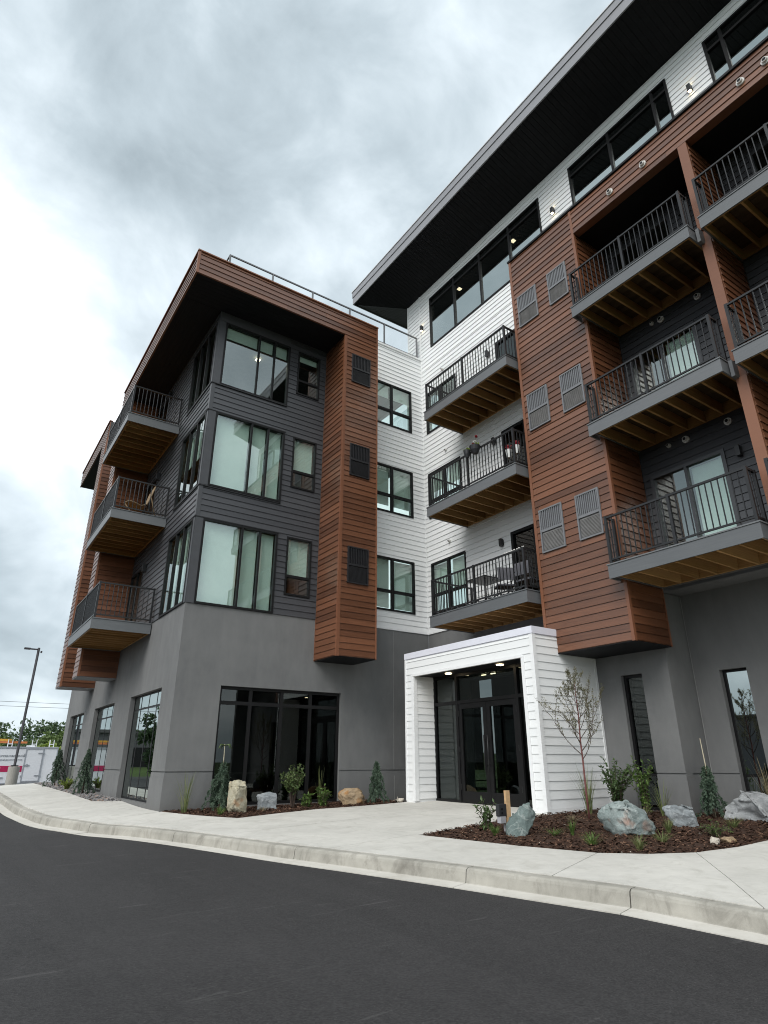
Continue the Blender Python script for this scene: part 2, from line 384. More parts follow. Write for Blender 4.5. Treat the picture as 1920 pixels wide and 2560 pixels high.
def window(parent, pl, u0, u1, z0, z1, mull=(), trans=(), fw_=.055, fd=(-.06, .035), gd=-.015, gmat='glass_green', name='window', blind=None, mw=None, sash=None, fmat='window_frame'):
    """frame mesh as the part; every pane of glass (and blind) a sub-part. trans: z or (z, u0, u1)"""
    mw = mw or fw_*.9; m = MB(); d0, d1 = fd
    pl.box(m, u0, u0+fw_, d0, d1, z0, z1); pl.box(m, u1-fw_, u1, d0, d1, z0, z1)
    pl.box(m, u0+fw_, u1-fw_, d0, d1, z0, z0+fw_); pl.box(m, u0+fw_, u1-fw_, d0, d1, z1-fw_, z1)
    us = [u0+fw_]; 
    for u in sorted(mull):
        pl.box(m, u-mw/2, u+mw/2, d0, d1-.004, z0+fw_, z1-fw_); us += [u-mw/2, u+mw/2]
    us.append(u1-fw_); zs = [z0+fw_]
    for z in sorted(trans): zs += [z-mw/2, z+mw/2]
    zs.append(z1-fw_); cells = []
    for a, b in zip(us[::2], us[1::2]):
        for i, (p, q) in enumerate(zip(zs[::2], zs[1::2])):
            cells.append((a, b, p, q))
        for z in trans: pl.box(m, a, b, d0, d1-.006, z-mw/2, z+mw/2)
    o = m.build(name, fmat, parent)
    for a, b, p, q in cells:
        g = MB(); pl.box(g, a-.004, b+.004, gd-.003, gd+.003, p-.004, q+.004); g.build('pane', gmat, o)
    if blind:
        bz, slat = blind; g = MB()
        if slat:
            z = bz+.02
            while z < z1-fw_-.02:
                for a, b in zip(us[::2], us[1::2]):
                    t = pl.pt; g.quad(t(a+.01, gd-.10, z), t(b-.01, gd-.10, z), t(b-.01, gd-.122, z+slat*.93), t(a+.01, gd-.122, z+slat*.93))
                z += slat
            g.build('blind_slats', 'blind_white', o, kind='stuff')
        else:
            for a, b in zip(us[::2], us[1::2]): pl.box(g, a+.008, b-.008, gd-.13, gd-.12, bz, z1-fw_)
            g.build('shade_or_sky_panel', 'blind_white', o)
    return o
def box_part(name, mat, parent, *b, **tags): return MB().box(*b).build(name, mat, parent, **tags)
def copy_tree(o, loc, label=None, parent=None, rotz=None, scale=None):
    c = o.copy(); COL.objects.link(c); c.parent = parent
    if parent is None: c.location = loc
    if label: c['label'] = label
    if rotz is not None: c.rotation_euler.z = rotz
    if scale: c.scale = scale
    for ch in list(o.children): copy_tree(ch, None, None, c)
    return c

# ------------------------------------------------------------------ ground heights
CP = np.array([(1.9,-12.05,-.2),(2.6,-15,-.25),(1.62,-10.9,-.15),(1.165,-8.93,-.15),(.35,-5.9,-.15),(-.44,-2.83,-.145),(-1.2,-.6,-.135),(-1.75,2.2,-.11),(-2.1,4.6,-.07),(-2.3,9,0.0),(-2.4,17,.06),
(5.7,-1.5,.085),(5.7,-6.15,.085),(6.4,-4,.095),(0,0,0),(3,0,.02),(5,0,.05),(0,4,.075),(0,8,.12),(0,12,.16),(0,16,.19),(7.75,-8,.1),(8.6,-9,.1),(8.6,-14,.05),(4.2,-10,-.09)])
_n = len(CP); _A = np.zeros((_n+3, _n+3)); _A[:_n, :_n] = np.hypot(CP[:, None, 0]-CP[None, :, 0], CP[:, None, 1]-CP[None, :, 1])
_A[:_n, _n:] = np.c_[np.ones(_n), CP[:, :2]]; _A[_n:, :_n] = _A[:_n, _n:].T
_W = np.linalg.solve(_A, np.r_[CP[:, 2], 0, 0, 0])
def zg(x, y): return float(np.hypot(CP[:, 0]-x, CP[:, 1]-y)@_W[:_n]+_W[_n]+_W[_n+1]*x+_W[_n+2]*y)
# curb line (top outer edge) from the near right end to the far left end
CURB = [(4.2,-22),(3.35,-18),(2.6,-15),(1.93,-12.1),(1.64,-10.88),(1.17,-8.93),(.75,-7.4),(.33,-5.95),(-.02,-4.55),(-.44,-3.0),(-.86,-1.85),(-1.34,-.77),(-1.7,.35),(-1.97,1.4),(-2.19,3.26),(-2.33,5.5),(-2.38,10.2),(-2.4,14),(-2.4,17)]
def smooth_line(P, n=4):
    P = [Vector((*p, 0)) for p in P]; out = []
    for i in range(len(P)-1):
        a, b, c, d = P[max(i-1, 0)], P[i], P[i+1], P[min(i+2, len(P)-1)]
        for k in range(n):
            t = k/n; out.append(.5*((2*b)+(c-a)*t+(2*a-5*b+4*c-d)*t*t+(3*b-a-3*c+d)*t**3))
    out.append(P[-1]); return out
CL = smooth_line(CURB)
def offs(L, dist):
    out = []
    for i, p in enumerate(L):
        d = (L[min(i+1, len(L)-1)]-L[max(i-1, 0)]).normalized(); out.append(p+Vector((d.y, -d.x, 0))*dist)   # + = toward the building
    return out
def zc(p): return zg(p.x, p.y) if p.y > -13 else -.2-.02*(-12-p.y)

# ================================================================== SETTING
def road():
    L = [CL[0]+(CL[0]-CL[1]).normalized()*k for k in (26, 18, 10, 4)]+CL+[CL[-1]+Vector((0, 1, 0))*.9]
    O = [.285, .6, 1, 1.6, 2.4, 3.4, 4.6, 6, 8, 11, 15, 22, 36, 60]; m = MB(); n = len(O)
    for i, p in enumerate(L):
        d = (L[min(i+1, len(L)-1)]-L[max(i-1, 0)]).normalized(); q = Vector((d.y, -d.x, 0)); z = zc(p)
        for o in O: m.v.append((p.x-q.x*o, p.y-q.y*o, z-.167-.02*min(o, 9)))
    for i in range(len(L)-1):
        for k in range(n-1): m.f.append((i*n+k, i*n+k+1, (i+1)*n+k+1, (i+1)*n+k))
    m.build('road', 'asphalt', None, True, kind='structure')
road()
MB().quad((-1200, -1200, -.75), (1200, -1200, -.75), (1200, 1200, -.75), (-1200, 1200, -.75)).build('ground', 'grass_hill', None, kind='structure')
m = MB()
m.quad((-60, 17.9, -.10), (30, 17.9, -.10), (30, 24, -.42), (-60, 24, -.42)); m.quad((-60, 24, -.42), (30, 24, -.42), (30, 60, -.5), (-60, 60, -.5))
m.quad((-60, -60, -.68), (-41.9, -60, -.68), (-41.9, 17.9, -.55), (-60, 17.9, -.10))
m.build('parking_lot', 'asphalt', None, kind='structure')

kerb = bpy.data.objects.new('kerb', None); put(kerb, None, (0, 0, 0)); tag(kerb, kind='structure')
def strip(name, mat, prof, joints, gap=.006):
    ys = [p.y for p in CL]
    import bisect as bs
    def at(y):
        i = min(max(bs.bisect(ys, y), 1), len(CL)-1); t = (y-ys[i-1])/(ys[i]-ys[i-1]); p = CL[i-1].lerp(CL[i], t); d = (CL[i]-CL[i-1]).normalized()
        return p, Vector((d.y, -d.x, 0))
    rj = random.Random(3)
    for a, b in zip(joints, joints[1:]):
        yy = [a+gap]+[y for y in ys if a+.05 < y < b-.05]+[b-gap]; 
        fine = []
        for p, q in zip(yy, yy[1:]):
            k = max(1, int((q-p)/.22)); fine += [p+(q-p)*i/k for i in range(k)]
        fine.append(yy[-1]); m = MB(); n = len(prof)
        dz = rj.uniform(-.004, .004)
        for y in fine:
            p, nrm = at(y); z = zc(p)+dz
            for o, h in prof:
                j = .004*noise.noise(Vector((y*6, o*20, h*20))) if h > -.14 and o < .12 else 0
                q = p+nrm*(o+j); m.v.append((q.x, q.y, z+h+j*.6))
        for i in range(len(fine)-1):
            for k in range(n-1): m.f.append((i*n+k, i*n+k+1, (i+1)*n+k+1, (i+1)*n+k))
        m.f.append(tuple(reversed(range(n)))); e = (len(fine)-1)*n; m.f.append(tuple(e+k for k in range(n)))
        m.build(name, mat, kerb, False)
J = [-21.8, -17.8, -14.2, -10.87, -8.945, -6.04, -2.86, -.42, 2.13, 5.0, 8.0, 11.0, 14.0, 16.95]
strip('kerb_segment', 'curb_concrete', [(-.052, -.3), (-.052, -.156), (-.045, -.145), (-.03, -.04), (-.02, -.015), (.005, .001), (.03, .005), (.15, .006), (.15, -.3)], J)
strip('gutter_segment', 'gutter_concrete', [(-.30, -.35), (-.30, -.163), (-.25, -.160), (-.057, -.152), (-.057, -.35)], J, .004)

def surface(name, mat, polyco, parent, dz, grid=.6, depth=.12, noise_amp=0, kind=None):
    bm = bmesh.new(); f = bm.faces.new([bm.verts.new((x, y, 0)) for x, y in polyco])
    bmesh.ops.triangulate(bm, faces=bm.faces[:])
    xs = [p[0] for p in polyco]; ys = [p[1] for p in polyco]
    for ax, lo, hi in ((0, min(xs), max(xs)), (1, min(ys), max(ys))):
        k = math.ceil(lo/grid)
        while k*grid < hi:
            co = [0, 0, 0]; co[ax] = k*grid+.013; no = [0, 0, 0]; no[ax] = 1
            bmesh.ops.bisect_plane(bm, geom=bm.verts[:]+bm.edges[:]+bm.faces[:], plane_co=co, plane_no=no, dist=1e-4); k += 1
    bmesh.ops.recalc_face_normals(bm, faces=bm.faces)
    for fa in bm.faces:
        if fa.normal.z < 0: fa.normal_flip()
    for v in bm.verts: 
        v.co.z = zg(v.co.x, v.co.y)+dz
        if noise_amp and not v.is_boundary: v.co.z += noise_amp*(.6+noise.noise(v.co*2.3)+.5*noise.noise(v.co*6))
    for fa in bm.faces: fa.smooth = True
    if depth:
        for e in bm.edges:
            if e.is_boundary: e.smooth = False
        r = bmesh.ops.extrude_edge_only(bm, edges=[e for e in bm.edges if e.is_boundary])
        for v in r['geom']:
            if isinstance(v, bmesh.types.BMVert): v.co.z -= depth
        for e in r['geom']:
            if isinstance(e, bmesh.types.BMFace): e.smooth = False
    me = bpy.data.meshes.new(name); bm.to_mesh(me); bm.free(); me.materials.append(MATS[mat])
    o = bpy.data.objects.new(name, me); put(o, parent, (0, 0, 0)); return tag(o, kind=kind)
edge = [(p.x, p.y) for p in offs(CL, .153)]
BED_R = [(5.70, -6.19), (5.44, -6.19), (4.55, -6.10), (2.36, -6.41), (2.77, -8.25), (3.16, -9.29), (3.62, -9.73), (4.24, -10.03), (5.0, -10.19), (5.79, -10.21), (7.0, -10.05), (9.0, -9.85)]
BED_A = [(0.03, -.05), (.55, -1.05), (1.064, -1.95), (3.19, -1.42), (5.70, -1.52)]
import bisect as _bs
def E_(y):
    ys = [p[1] for p in edge]; i = min(max(_bs.bisect(ys, y), 1), len(edge)-1); t = (y-ys[i-1])/(ys[i]-ys[i-1]); return (edge[i-1][0]+(edge[i][0]-edge[i-1][0])*t, y)
def ER(y0, y1):
    lo, hi = min(y0, y1), max(y0, y1); mid = [p for p in edge if lo+.05 < p[1] < hi-.05]; out = [E_(lo)]+mid+[E_(hi)]
    return out if y0 < y1 else out[::-1]
INN = [(-.62, 17.0), (-.61, 14.6), (-.57, 8.28), (-.6, 4.33), (-.25, 3.66), (-.012, 3.6), (-.012, -.03)]
def IN_(y):
    for (x0, a), (x1, b) in zip(INN, INN[1:]):
        if b <= y <= a: return (x0+(x1-x0)*(a-y)/max(a-b, 1e-6), y)
slabs = []
YS = [17.0, 14.2, 12.4, 10.6, 8.8, 7, 5.2, 3.4, 1.75, -.03]
for y1, y0 in zip(YS, YS[1:]): slabs.append(ER(y1, y0)+[IN_(y0)]+[p for p in reversed(INN) if y0+.02 < p[1] < y1-.02]+[IN_(y1)])
slabs += [ER(-.03, -2.5)+[(1.064, -1.95), (.55, -1.05), (.03, -.05)],
 ER(-2.5, -3.92)+[(4.05, -3.7), (3.95, -1.44), (3.19, -1.42), (1.064, -1.95)],
 [(4.05, -3.7), (6.5, -3.6), (6.5, -1.93), (5.70, -1.93), (5.70, -1.52), (3.95, -1.44)],
 ER(-3.92, -6.5)+[(2.2, -6.35), (1.85, -3.828)],
 [(1.85, -3.828), (2.2, -6.35), (2.36, -6.41), (4.2, -6.15), (4.05, -3.7)],
 [(4.05, -3.7), (4.2, -6.15), (4.55, -6.1), (5.44, -6.19), (5.7, -6.19), (5.7, -5.75), (6.5, -5.75), (6.5, -3.6)],
 ER(-6.5, -9.92)+[(3.16, -9.29), (2.77, -8.25), (2.36, -6.41), (2.2, -6.35)],
 ER(-9.92, -11.95)+[(4.24, -10.03), (3.62, -9.73), (3.16, -9.29)],
 ER(-11.95, -15)+[(9, -13), (9, -9.85), (7, -10.05), (5.79, -10.21), (5, -10.19), (4.24, -10.03)],
 ER(-15, -21.9)+[(14, -21.9), (14, -10), (9, -9.85), (9, -13)]]
walk = bpy.data.objects.new('sidewalk', None); put(walk, None, (0, 0, 0)); tag(walk, kind='structure')
for s_ in slabs:
    bm = bmesh.new(); bm.faces.new([bm.verts.new((x, y, 0)) for x, y in s_]); bm.normal_update()
    if bm.faces[:][0].normal.z < 0: bmesh.ops.reverse_faces(bm, faces=bm.faces)
    bmesh.ops.inset_individual(bm, faces=bm.faces[:], thickness=.0045, use_even_offset=True); bm.faces.ensure_lookup_table()
    f = max(bm.faces, key=lambda q: q.calc_area()); pts = [(v.co.x, v.co.y) for v in f.verts]; bm.free()
    surface('concrete_slab', 'concrete', pts, walk, .006, .7, .1)
    surface('joint_filler', 'pier_concrete', s_, walk, -.014, 1.2, 0)

bedR = BED_R+[(9.0, -7.7), (7.78, -7.7), (7.78, -6.19)]
bedA = [(.03, .02)]+BED_A+[(5.70, .02)]
grav = [(-.62, 17.0), (-.61, 14.6), (-.57, 8.28), (-.6, 4.33), (-.25, 3.66), (-.012, 3.6), (.0, 17.0)]
surface('mulch_bed', 'soil', bedR[::-1], None, -.012, .2, .1, .03, 'structure')
surface('mulch_bed', 'soil', bedA[::-1], None, -.012, .2, .1, .03, 'structure')
surface('gravel_bed', 'gravel', grav, None, -.02, .3, .1, .01, 'structure')
def inside(x, y, poly):
    c = False; j = len(poly)-1
    for i in range(len(poly)):
        a, b = poly[i], poly[j]
        if (a[1] > y) != (b[1] > y) and x < (b[0]-a[0])*(y-a[1])/(b[1]-a[1])+a[0]: c = not c
        j = i
    return c
def scatter(poly, n, seed, margin=0):
    r = random.Random(seed); xs = [p[0] for p in poly]; ys = [p[1] for p in poly]; out = []
    while len(out) < n:
        x = r.uniform(min(xs), max(xs)); y = r.uniform(min(ys), max(ys))
        if inside(x, y, poly): out.append((x, y, r))
    return out
def chips(poly, n, seed, label):
    m = MB()
    for x, y, r in scatter(poly, n, seed):
        L = r.uniform(.015, .05); wd = L*r.uniform(.25, .5); a = r.uniform(0, 6.28); tl = r.uniform(-.5, .5); z = zg(x, y)+r.uniform(.0, .035)
        u = Vector((math.cos(a), math.sin(a), tl)).normalized()*L; v = Vector((-math.sin(a), math.cos(a), r.uniform(-.5, .5))).normalized()*wd; c = Vector((x, y, z)); h = Vector((0, 0, .006))
        b = len(m.v); m.v += [tuple(c-u-v), tuple(c+u-v*.6), tuple(c+u*.9+v), tuple(c-u*.8+v*.8), tuple(c+h)]
        m.f += [(b, b+1, b+4), (b+1, b+2, b+4), (b+2, b+3, b+4), (b+3, b, b+4)]
    o = m.build('mulch_chips', 'mulch', None, kind='stuff'); return tag(o, label, 'mulch')
chips(BED_R+[(8.6, -8.0), (7.72, -8.0), (7.72, -6.25)], 8500, 5, 'dark brown shredded bark mulch in the planting bed right of the entrance')
chips(bedA, 4000, 6, 'dark brown bark mulch below the wide ground floor window')
def pebble_mesh(r, s):
    pts = [Vector((r.gauss(0, 1), r.gauss(0, 1), r.gauss(0, .7))).normalized() for _ in range(9)]
    bm = bmesh.new(); [bm.verts.new((p.x*s*r.uniform(.8, 1.1), p.y*s, p.z*s*.6)) for p in pts]; bmesh.ops.convex_hull(bm, input=bm.verts)
    bm.verts.index_update(); vs_ = [v.co.copy() for v in bm.verts]; fs = [[v.index for v in f.verts] for f in bm.faces]; bm.free(); return vs_, fs
def pebbles(name, mat, spots, smin, smax, label, cat):
    m = MB(); rr = random.Random(11); protos = [pebble_mesh(rr, 1) for _ in range(12)]
    for x, y, r in spots:
        vs_, fs = r.choice(protos); s = r.uniform(smin, smax); a = r.uniform(0, 6.28); b = len(m.v); z = zg(x, y)+.25*s
        for p in vs_: m.v.append((x+s*(p.x*math.cos(a)-p.y*math.sin(a)), y+s*(p.x*math.sin(a)+p.y*math.cos(a)), z+p.z*s))
        m.f += [tuple(b+i for i in f) for f in fs]
    return tag(m.build(name, mat, None, kind='stuff'), label, cat)
pebbles('river_gravel', 'gravel', scatter(grav, 1500, 9), .025, .07, 'grey and reddish river stones along the left street wall', 'gravel')
pebbles('white_pebbles', 'rock_pale', scatter(BED_R+[(8.6, -8.0), (7.72, -8.0), (7.72, -6.25)], 60, 21), .008, .02, 'tiny white pebbles scattered over the bark mulch', 'pebbles')
# hill and far trees
m = MB(); nx, ny = 40, 8
for j in range(ny):
    for i in range(nx):
        x = -150+i*8.5; y = 70+j*14; h = 7.5*(j/(ny-1))**.7*(.55+.45*math.sin(i*.23+1.1)**2)-.8
        m.v.append((x, y, h))
for j in range(ny-1):
    for i in range(nx-1): m.f.append((j*nx+i, j*nx+i+1, (j+1)*nx+i+1, (j+1)*nx+i))
m.build('hill', 'grass_hill', None, True, kind='structure')

# ================================================================== LEFT WING
XC, XB = 7.75, 6.5               # right wing wall plane, its red-brown front plane
FL = [4.75, 8.02, 11.29]         # upper floor levels
OX, OY = -1.17, -1.213           # overhang of the left wing roof
A, B = PL('y', 0.0), PL('x', 0.0)
LW = thing('apartment_wing', 'left wing with grey stucco base, charcoal corner windows and red-brown roof edge', 'building', (0, 0, 0), None)
def balcony(parent, name, pl, din, u0, u1, zb, ends, posts, dout=1.63, label=None, rail_in=(0, 0), ext=0.0, under='deck_board'):
    """pl: wall plane; balcony from d=din to dout; u0..u1; fascia bottom zb; ends: which ends carry a railing"""
    e1 = u1+ext; d1 = 1.285 if ext else din
    m = MB(); pl.box(m, u0, e1, dout-.03, dout, zb, zb+.275); pl.box(m, u0, u0+.03, din, dout-.03, zb, zb+.275); pl.box(m, e1-.03, e1, d1, dout-.03, zb, zb+.275)
    if ext: pl.box(m, u1-.03, u1, din, dout-.03, zb, zb+.275)
    b = m.build(name, 'deck_fascia', parent, label=label) if label else m.build(name, 'deck_fascia', parent)
    m = MB(); pl.box(m, u0-.015, e1+.015, dout-.10, dout+.015, zb+.28, zb+.305); pl.box(m, u0-.015, u0+.06, din, dout-.10, zb+.28, zb+.305); pl.box(m, e1-.06, e1+.015, d1, dout-.10, zb+.28, zb+.305)
    m.build('deck_edge', 'deck_fascia', b)
    m = MB(); pl.box(m, u0+.031, u1-.031, dout-.075, dout-.031, zb+.015, zb+.27); m.build('rim_joist', 'lumber', b)
    m = MB(); pl.box(m, u0+.031, u1-.031, .022, .07, zb+.03, zb+.275); m.build('ledger', 'lumber', b)
    n = max(2, round((u1-u0-.06)/.385))
    for i in range(n+1):
        u = u0+.052+(u1-u0-.104)*i/n; j = MB(); pl.box(j, u-.02, u+.02, .071, dout-.076, zb+.02, zb+.27); j.build('joist', 'lumber', b)
    d = .03; k = 0
    while d < dout-.12:
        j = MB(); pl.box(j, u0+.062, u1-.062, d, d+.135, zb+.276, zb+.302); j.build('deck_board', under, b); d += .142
    r0, r1 = zb+.385, zb+1.335; dr = dout-.07; pw = .027
    pts = [(u, dr) for u in posts]
    for u, dd in pts:
        q = MB(); pl.box(q, u-pw, u+pw, dd-pw, dd+pw, zb+.306, r1+.012); q.build('post', 'rail_metal', b)
    def run(a, c, horizontal, fixed):
        q = MB(); q2 = MB()
        if horizontal: pl.box(q, a, c, fixed-.022, fixed+.022, r1-.04, r1); pl.box(q2, a, c, fixed-.016, fixed+.016, r0, r0+.035)
        else: pl.box(q, fixed-.022, fixed+.022, a, c, r1-.04, r1); pl.box(q2, fixed-.016, fixed+.016, a, c, r0, r0+.035)
        q.build('top_rail', 'rail_metal', b); q2.build('bottom_rail', 'rail_metal', b)
        nb = max(2, round((c-a)/.118))
        for i in range(1, nb):
            t = a+(c-a)*i/nb; k = MB()
            if horizontal: pl.box(k, t-.009, t+.009, fixed-.009, fixed+.009, r0+.036, r1-.041)
            else: pl.box(k, fixed-.009, fixed+.009, t-.009, t+.009, r0+.036, r1-.041)
            k.build('baluster', 'rail_metal', b)
    ps = sorted(posts)
    for a, c in zip(ps, ps[1:]): run(a+pw, c-pw, True, dr)
    for e in ends:
        u = ps[0] if e == 0 else ps[-1]; di = rail_in[e] if rail_in[e] else din+.04
        run(di+pw, dr-pw, False, u)
        q = MB(); pl.box(q, u-pw, u+pw, di-pw, di+pw, zb+.306, r1+.012); q.build('post', 'rail_metal', b)
    return b
def vent(parent, pl, u0, u1, z0, z1, fm, gm):
    m = MB(); zm = z0+(z1-z0)*.5; f = .035
    pl.box(m, u0, u0+f, -.01, .05, z0, z1); pl.box(m, u1-f, u1, -.01, .05, z0, z1)
    for a, b in ((z0, z0+f), (zm-.03, zm+.03), (z1-f, z1)): pl.box(m, u0+f, u1-f, -.01, .048, a, b)
    pl.box(m, u0+f, u1-f, -.012, .004, z0+f, z1-f)
    o = m.build('wall_vent', fm, parent); g = MB(); n = 11
    for i in range(n):
        u = u0+f+(u1-u0-2*f)*(i+.5)/n; pl.box(g, u-.011, u+.011, .006, .04, zm+.031, z1-f-.001)
    g.build('louvres', fm, o, kind='stuff')
    g = MB(); pl.box(g, u0+f+.012, u1-f-.012, .006, .02, z0+f+.012, zm-.04)
    z = z0+f+.03
    while z < zm-.06: pl.box(g, u0+f+.014, u1-f-.014, .021, .03, z, z+.012); z += .03
    g.build('screen', gm, o); return o

# ---- facade facing the entrance (A): stucco base
GW = (1.13, 4.60, .06, 2.795)
cj = MB()
m = MB(); wall_mesh(m, A, 0, XC, .825, 4.75, [GW], -.25, 0); st = m.build('stucco_wall', 'stucco', LW)
m = MB(); wall_mesh(m, A, .02, XC, .795, .825, [GW], -.25, -.022); m.build('reveal_joint', 'stucco', LW)
m = MB(); wall_mesh(m, A, 0, XC, .68, .795, [GW], -.25, 0); m.build('stucco_band', 'stucco', LW)
m = MB(); wall_mesh(m, A, -.014, XC, -.02, .68, [GW], -.25, .014); m.build('stucco_base', 'stucco', LW)
m = MB(); A.box(m, 0, XC, -.25, -.03, -.4, -.021); m.build('foundation', 'pier_concrete', LW)
for u in (6.38,):
    m = MB(); A.box(m, u-.008, u+.008, -.004, .006, .83, 4.72); m.build('control_joint', 'joint_bead', LW)
    m = MB(); A.box(m, u-.008, u+.008, .005, .019, 0, .67); m.build('control_joint', 'joint_bead', LW)
window(LW, A, 1.13, 4.60, .06, 2.795, (1.98, 2.85, 3.70), (2.40,), .07, (-.19, -.09), -.14, 'glass_dark', 'storefront_window', mw=.085)
# ---- siding openings
big = [(.20, 2.37, 4.755, 7.07), (.20, 2.37, 8.03, 10.36), (.20, 2.37, 11.28, 13.50)]
small = [(2.66, 3.46, 5.33, 7.04), (2.66, 3.46, 8.605, 10.30), (2.66, 3.46, 11.86, 13.45)]
wwin = [(5.55, 7.22, 5.335, 7.05), (5.55, 7.22, 8.60, 10.30), (5.55, 7.22, 11.85, 13.56)]
m = MB(); wall_mesh(m, A, 0, 4.95, 4.75, 13.84, big+small, -.22, -.002); cw = m.build('charcoal_wall', 'charcoal_trim', LW)
m = MB(); wall_mesh(m, A, 4.95, XC, 4.75, 15.2, wwin, -.22, -.002); ww = m.build('white_wall', 'white_trim', LW)
tr = [(0, .20, 4.75, 7.08), (0, .2, 8.0, 10.37), (0, .2, 11.26, 13.84), (.2, 2.37, 13.5, 13.84)]
siding(cw, 'charcoal_siding_board', 'charcoal_siding', A, .085, 3.70, 4.755, 13.84, big+small+tr)
siding(ww, 'white_siding_board', 'white_siding', A, 4.955, 7.71, 4.80, 15.13, wwin)
m = MB(); A.box(m, 4.955, XC, -.02, .03, 4.752, 4.80); m.build('starter_trim', 'white_trim', LW)
m = MB(); A.box(m, 4.955, XC, -.22, .05, 15.13, 15.2); m.build('parapet_cap', 'white_trim', LW)
m = MB(); A.box(m, 7.71, 7.748, 0, .028, 4.80, 15.13); m.build('corner_trim', 'white_trim', LW)
for i, (u0, u1, z0, z1) in enumerate(big):
    m = MB(); A.box(m, .0, .2, -.05, .026, z0, z1+.02); m.build('corner_post', 'charcoal_trim', LW)
    window(LW, A, u0, u1, z0, z1, (1.32, 1.845), (), .055, (-.06, .04), -.01, blind=[(4.83, 0), (8.15, 0), (13.05, 0)][i], name='corner_window')
for zt in (8.0, 11.27):
    m = MB(); A.box(m, 0, .085, -.02, .026, zt-.9, zt-.012); m.build('corner_trim', 'charcoal_trim', LW)
    m = MB(); A.box(m, -.05, 2.37, -.02, .05, zt-.012, zt+.012); m.build('drip_cap', 'black_metal', LW)
for zt in (7.09, 10.37):
    m = MB(); A.box(m, -.04, 2.40, -.02, .042, zt-.012, zt+.008); m.build('drip_cap', 'black_metal', LW)
m = MB(); A.box(m, .0, 2.37, -.02, .03, 13.51, 13.838); m.build('frieze_trim', 'charcoal_trim', LW)
m = MB(); A.box(m, 3.672, 3.705, -.02, .024, 4.755, 13.83); m.build('corner_trim', 'charcoal_trim', LW)
for i, (u0, u1, z0, z1) in enumerate(small):
    window(LW, A, u0, u1, z0, z1, (), (z0+(z1-z0)*.32,), .05, (-.06, .04), -.012, blind=[(z0+.62, 0), (z0+.55, 0), (z1-.25, 0)][i], mw=.075)
for i, (u0, u1, z0, z1) in enumerate(wwin):
    window(LW, A, u0, u1, z0, z1, (6.36,), (z0+.62,), .055, (-.06, .04), -.012, blind=[(z0+.12, 0), (z0+.30, 0), (z0+1.2, 0)][i], mw=.085)
# ---- red-brown column on A and the roof edge
CX0, CX1, CZ = 3.71, 4.95, 3.595
vents = [(3.965, 4.655, 5.605, 6.665), (3.965, 4.655, 8.89, 9.94), (3.965, 4.655, 12.14, 13.18)]
CA, CS = PL('y', OY), PL('x', CX0)
col = box_part('column_core', 'brown_trim', LW, CX0+.002, CX1-.002, OY+.002, -.003, CZ+.012, 13.83)
siding(col, 'brown_siding_board', 'brown_siding', CA, CX0+.07, CX1-.045, CZ+.03, 13.83, vents)
siding(col, 'brown_siding_board', 'brown_siding', CS, OY+.045, -.03, CZ+.03, 13.80)
for b in ((CX0-.024, CX0+.068, OY-.026, OY), (CX0-.024, CX0, OY, OY+.043), (CX1-.043, CX1+.004, OY-.026, OY), (CX0-.022, CX0, -.028, -.0025)):
    box_part('corner_trim', 'brown_trim', LW, b[0], b[1], b[2], b[3], CZ, 13.80)
box_part('column_soffit', 'soffit_black', LW, CX0, CX1, OY, -.003, CZ-.004, CZ+.011)
for u0, u1, z0, z1 in vents: vent(LW, CA, u0, u1, z0, z1, 'vent_dark', 'vent_dark')
# roof: L-shaped slab with overhang
for nm, b in (('roof_slab', (OX+.03, CX1-.02, OY+.03, -.001, 13.86, 14.60)), ('roof_slab', (OX+.03, -.001, 0.0, 7.70, 13.86, 14.60)), ('roof_slab', (0.0, 7.74, 0.0, 15.4, 13.86, 14.55)), ('roof_slab', (OX+.03, -.001, 10.3, 16.6, 13.86, 14.60))):
    box_part(nm, 'roofing', LW, *b)
def soffit_planks(x0, x1, y0, y1, z, along, par):
    w_ = .155
    if along == 'x':
        y = y0
        while y < y1-.01: box_part('soffit_plank', 'soffit_black', par, x0, x1, y+.003, min(y+w_, y1)-.003, z-.014, z); y += w_
    else:
        x = x0
        while x < x1-.01: box_part('soffit_plank', 'soffit_black', par, x+.003, min(x+w_, x1)-.003, y0, y1, z-.014, z); x += w_
m = MB(); m.box(OX+.02, CX0+.02, OY+.02, -.002, 13.845, 13.859); m.box(OX+.02, -.002, 0, 7.7, 13.845, 13.859); m.box(OX+.02, -.002, 10.3, 16.6, 13.845, 13.859)
sof = m.build('soffit', 'soffit_black', LW)
soffit_planks(OX+.03, CX0-.03, OY+.03, -.03, 13.843, 'x', sof); soffit_planks(OX+.03, -.03, -.02, 7.68, 13.843, 'y', sof)
FA, FB = PL('y', OY), PL('x', OX)
fas = MB().box(OX+.001, CX1, OY, OY+.03, 13.83, 14.60).box(OX, OX+.03, OY+.031, 7.70, 13.83, 14.60).box(OX, OX+.03, 10.3, 16.6, 13.83, 14.60).box(OX+.031, -.002, 7.67, 7.70, 13.861, 14.60).build('roof_fascia', 'brown_trim', LW)
siding(fas, 'brown_siding_board', 'brown_siding', FA, OX+.05, CX1-.045, 13.832, 14.58)
siding(fas, 'brown_siding_board', 'brown_siding', FB, OY+.05, 7.70, 13.832, 14.58)
siding(fas, 'brown_siding_board', 'brown_siding', FB, 10.3, 16.6, 13.832, 14.58)
box_part('corner_trim', 'brown_trim', LW, OX-.024, OX+.048, OY-.026, OY, 13.825, 14.59); box_part('corner_trim', 'brown_trim', LW, OX-.026, OX, OY, OY+.048, 13.825, 14.59)
box_part('corner_trim', 'brown_trim', LW, CX1-.043, CX1+.004, OY-.026, OY, 13.80, 14.59)
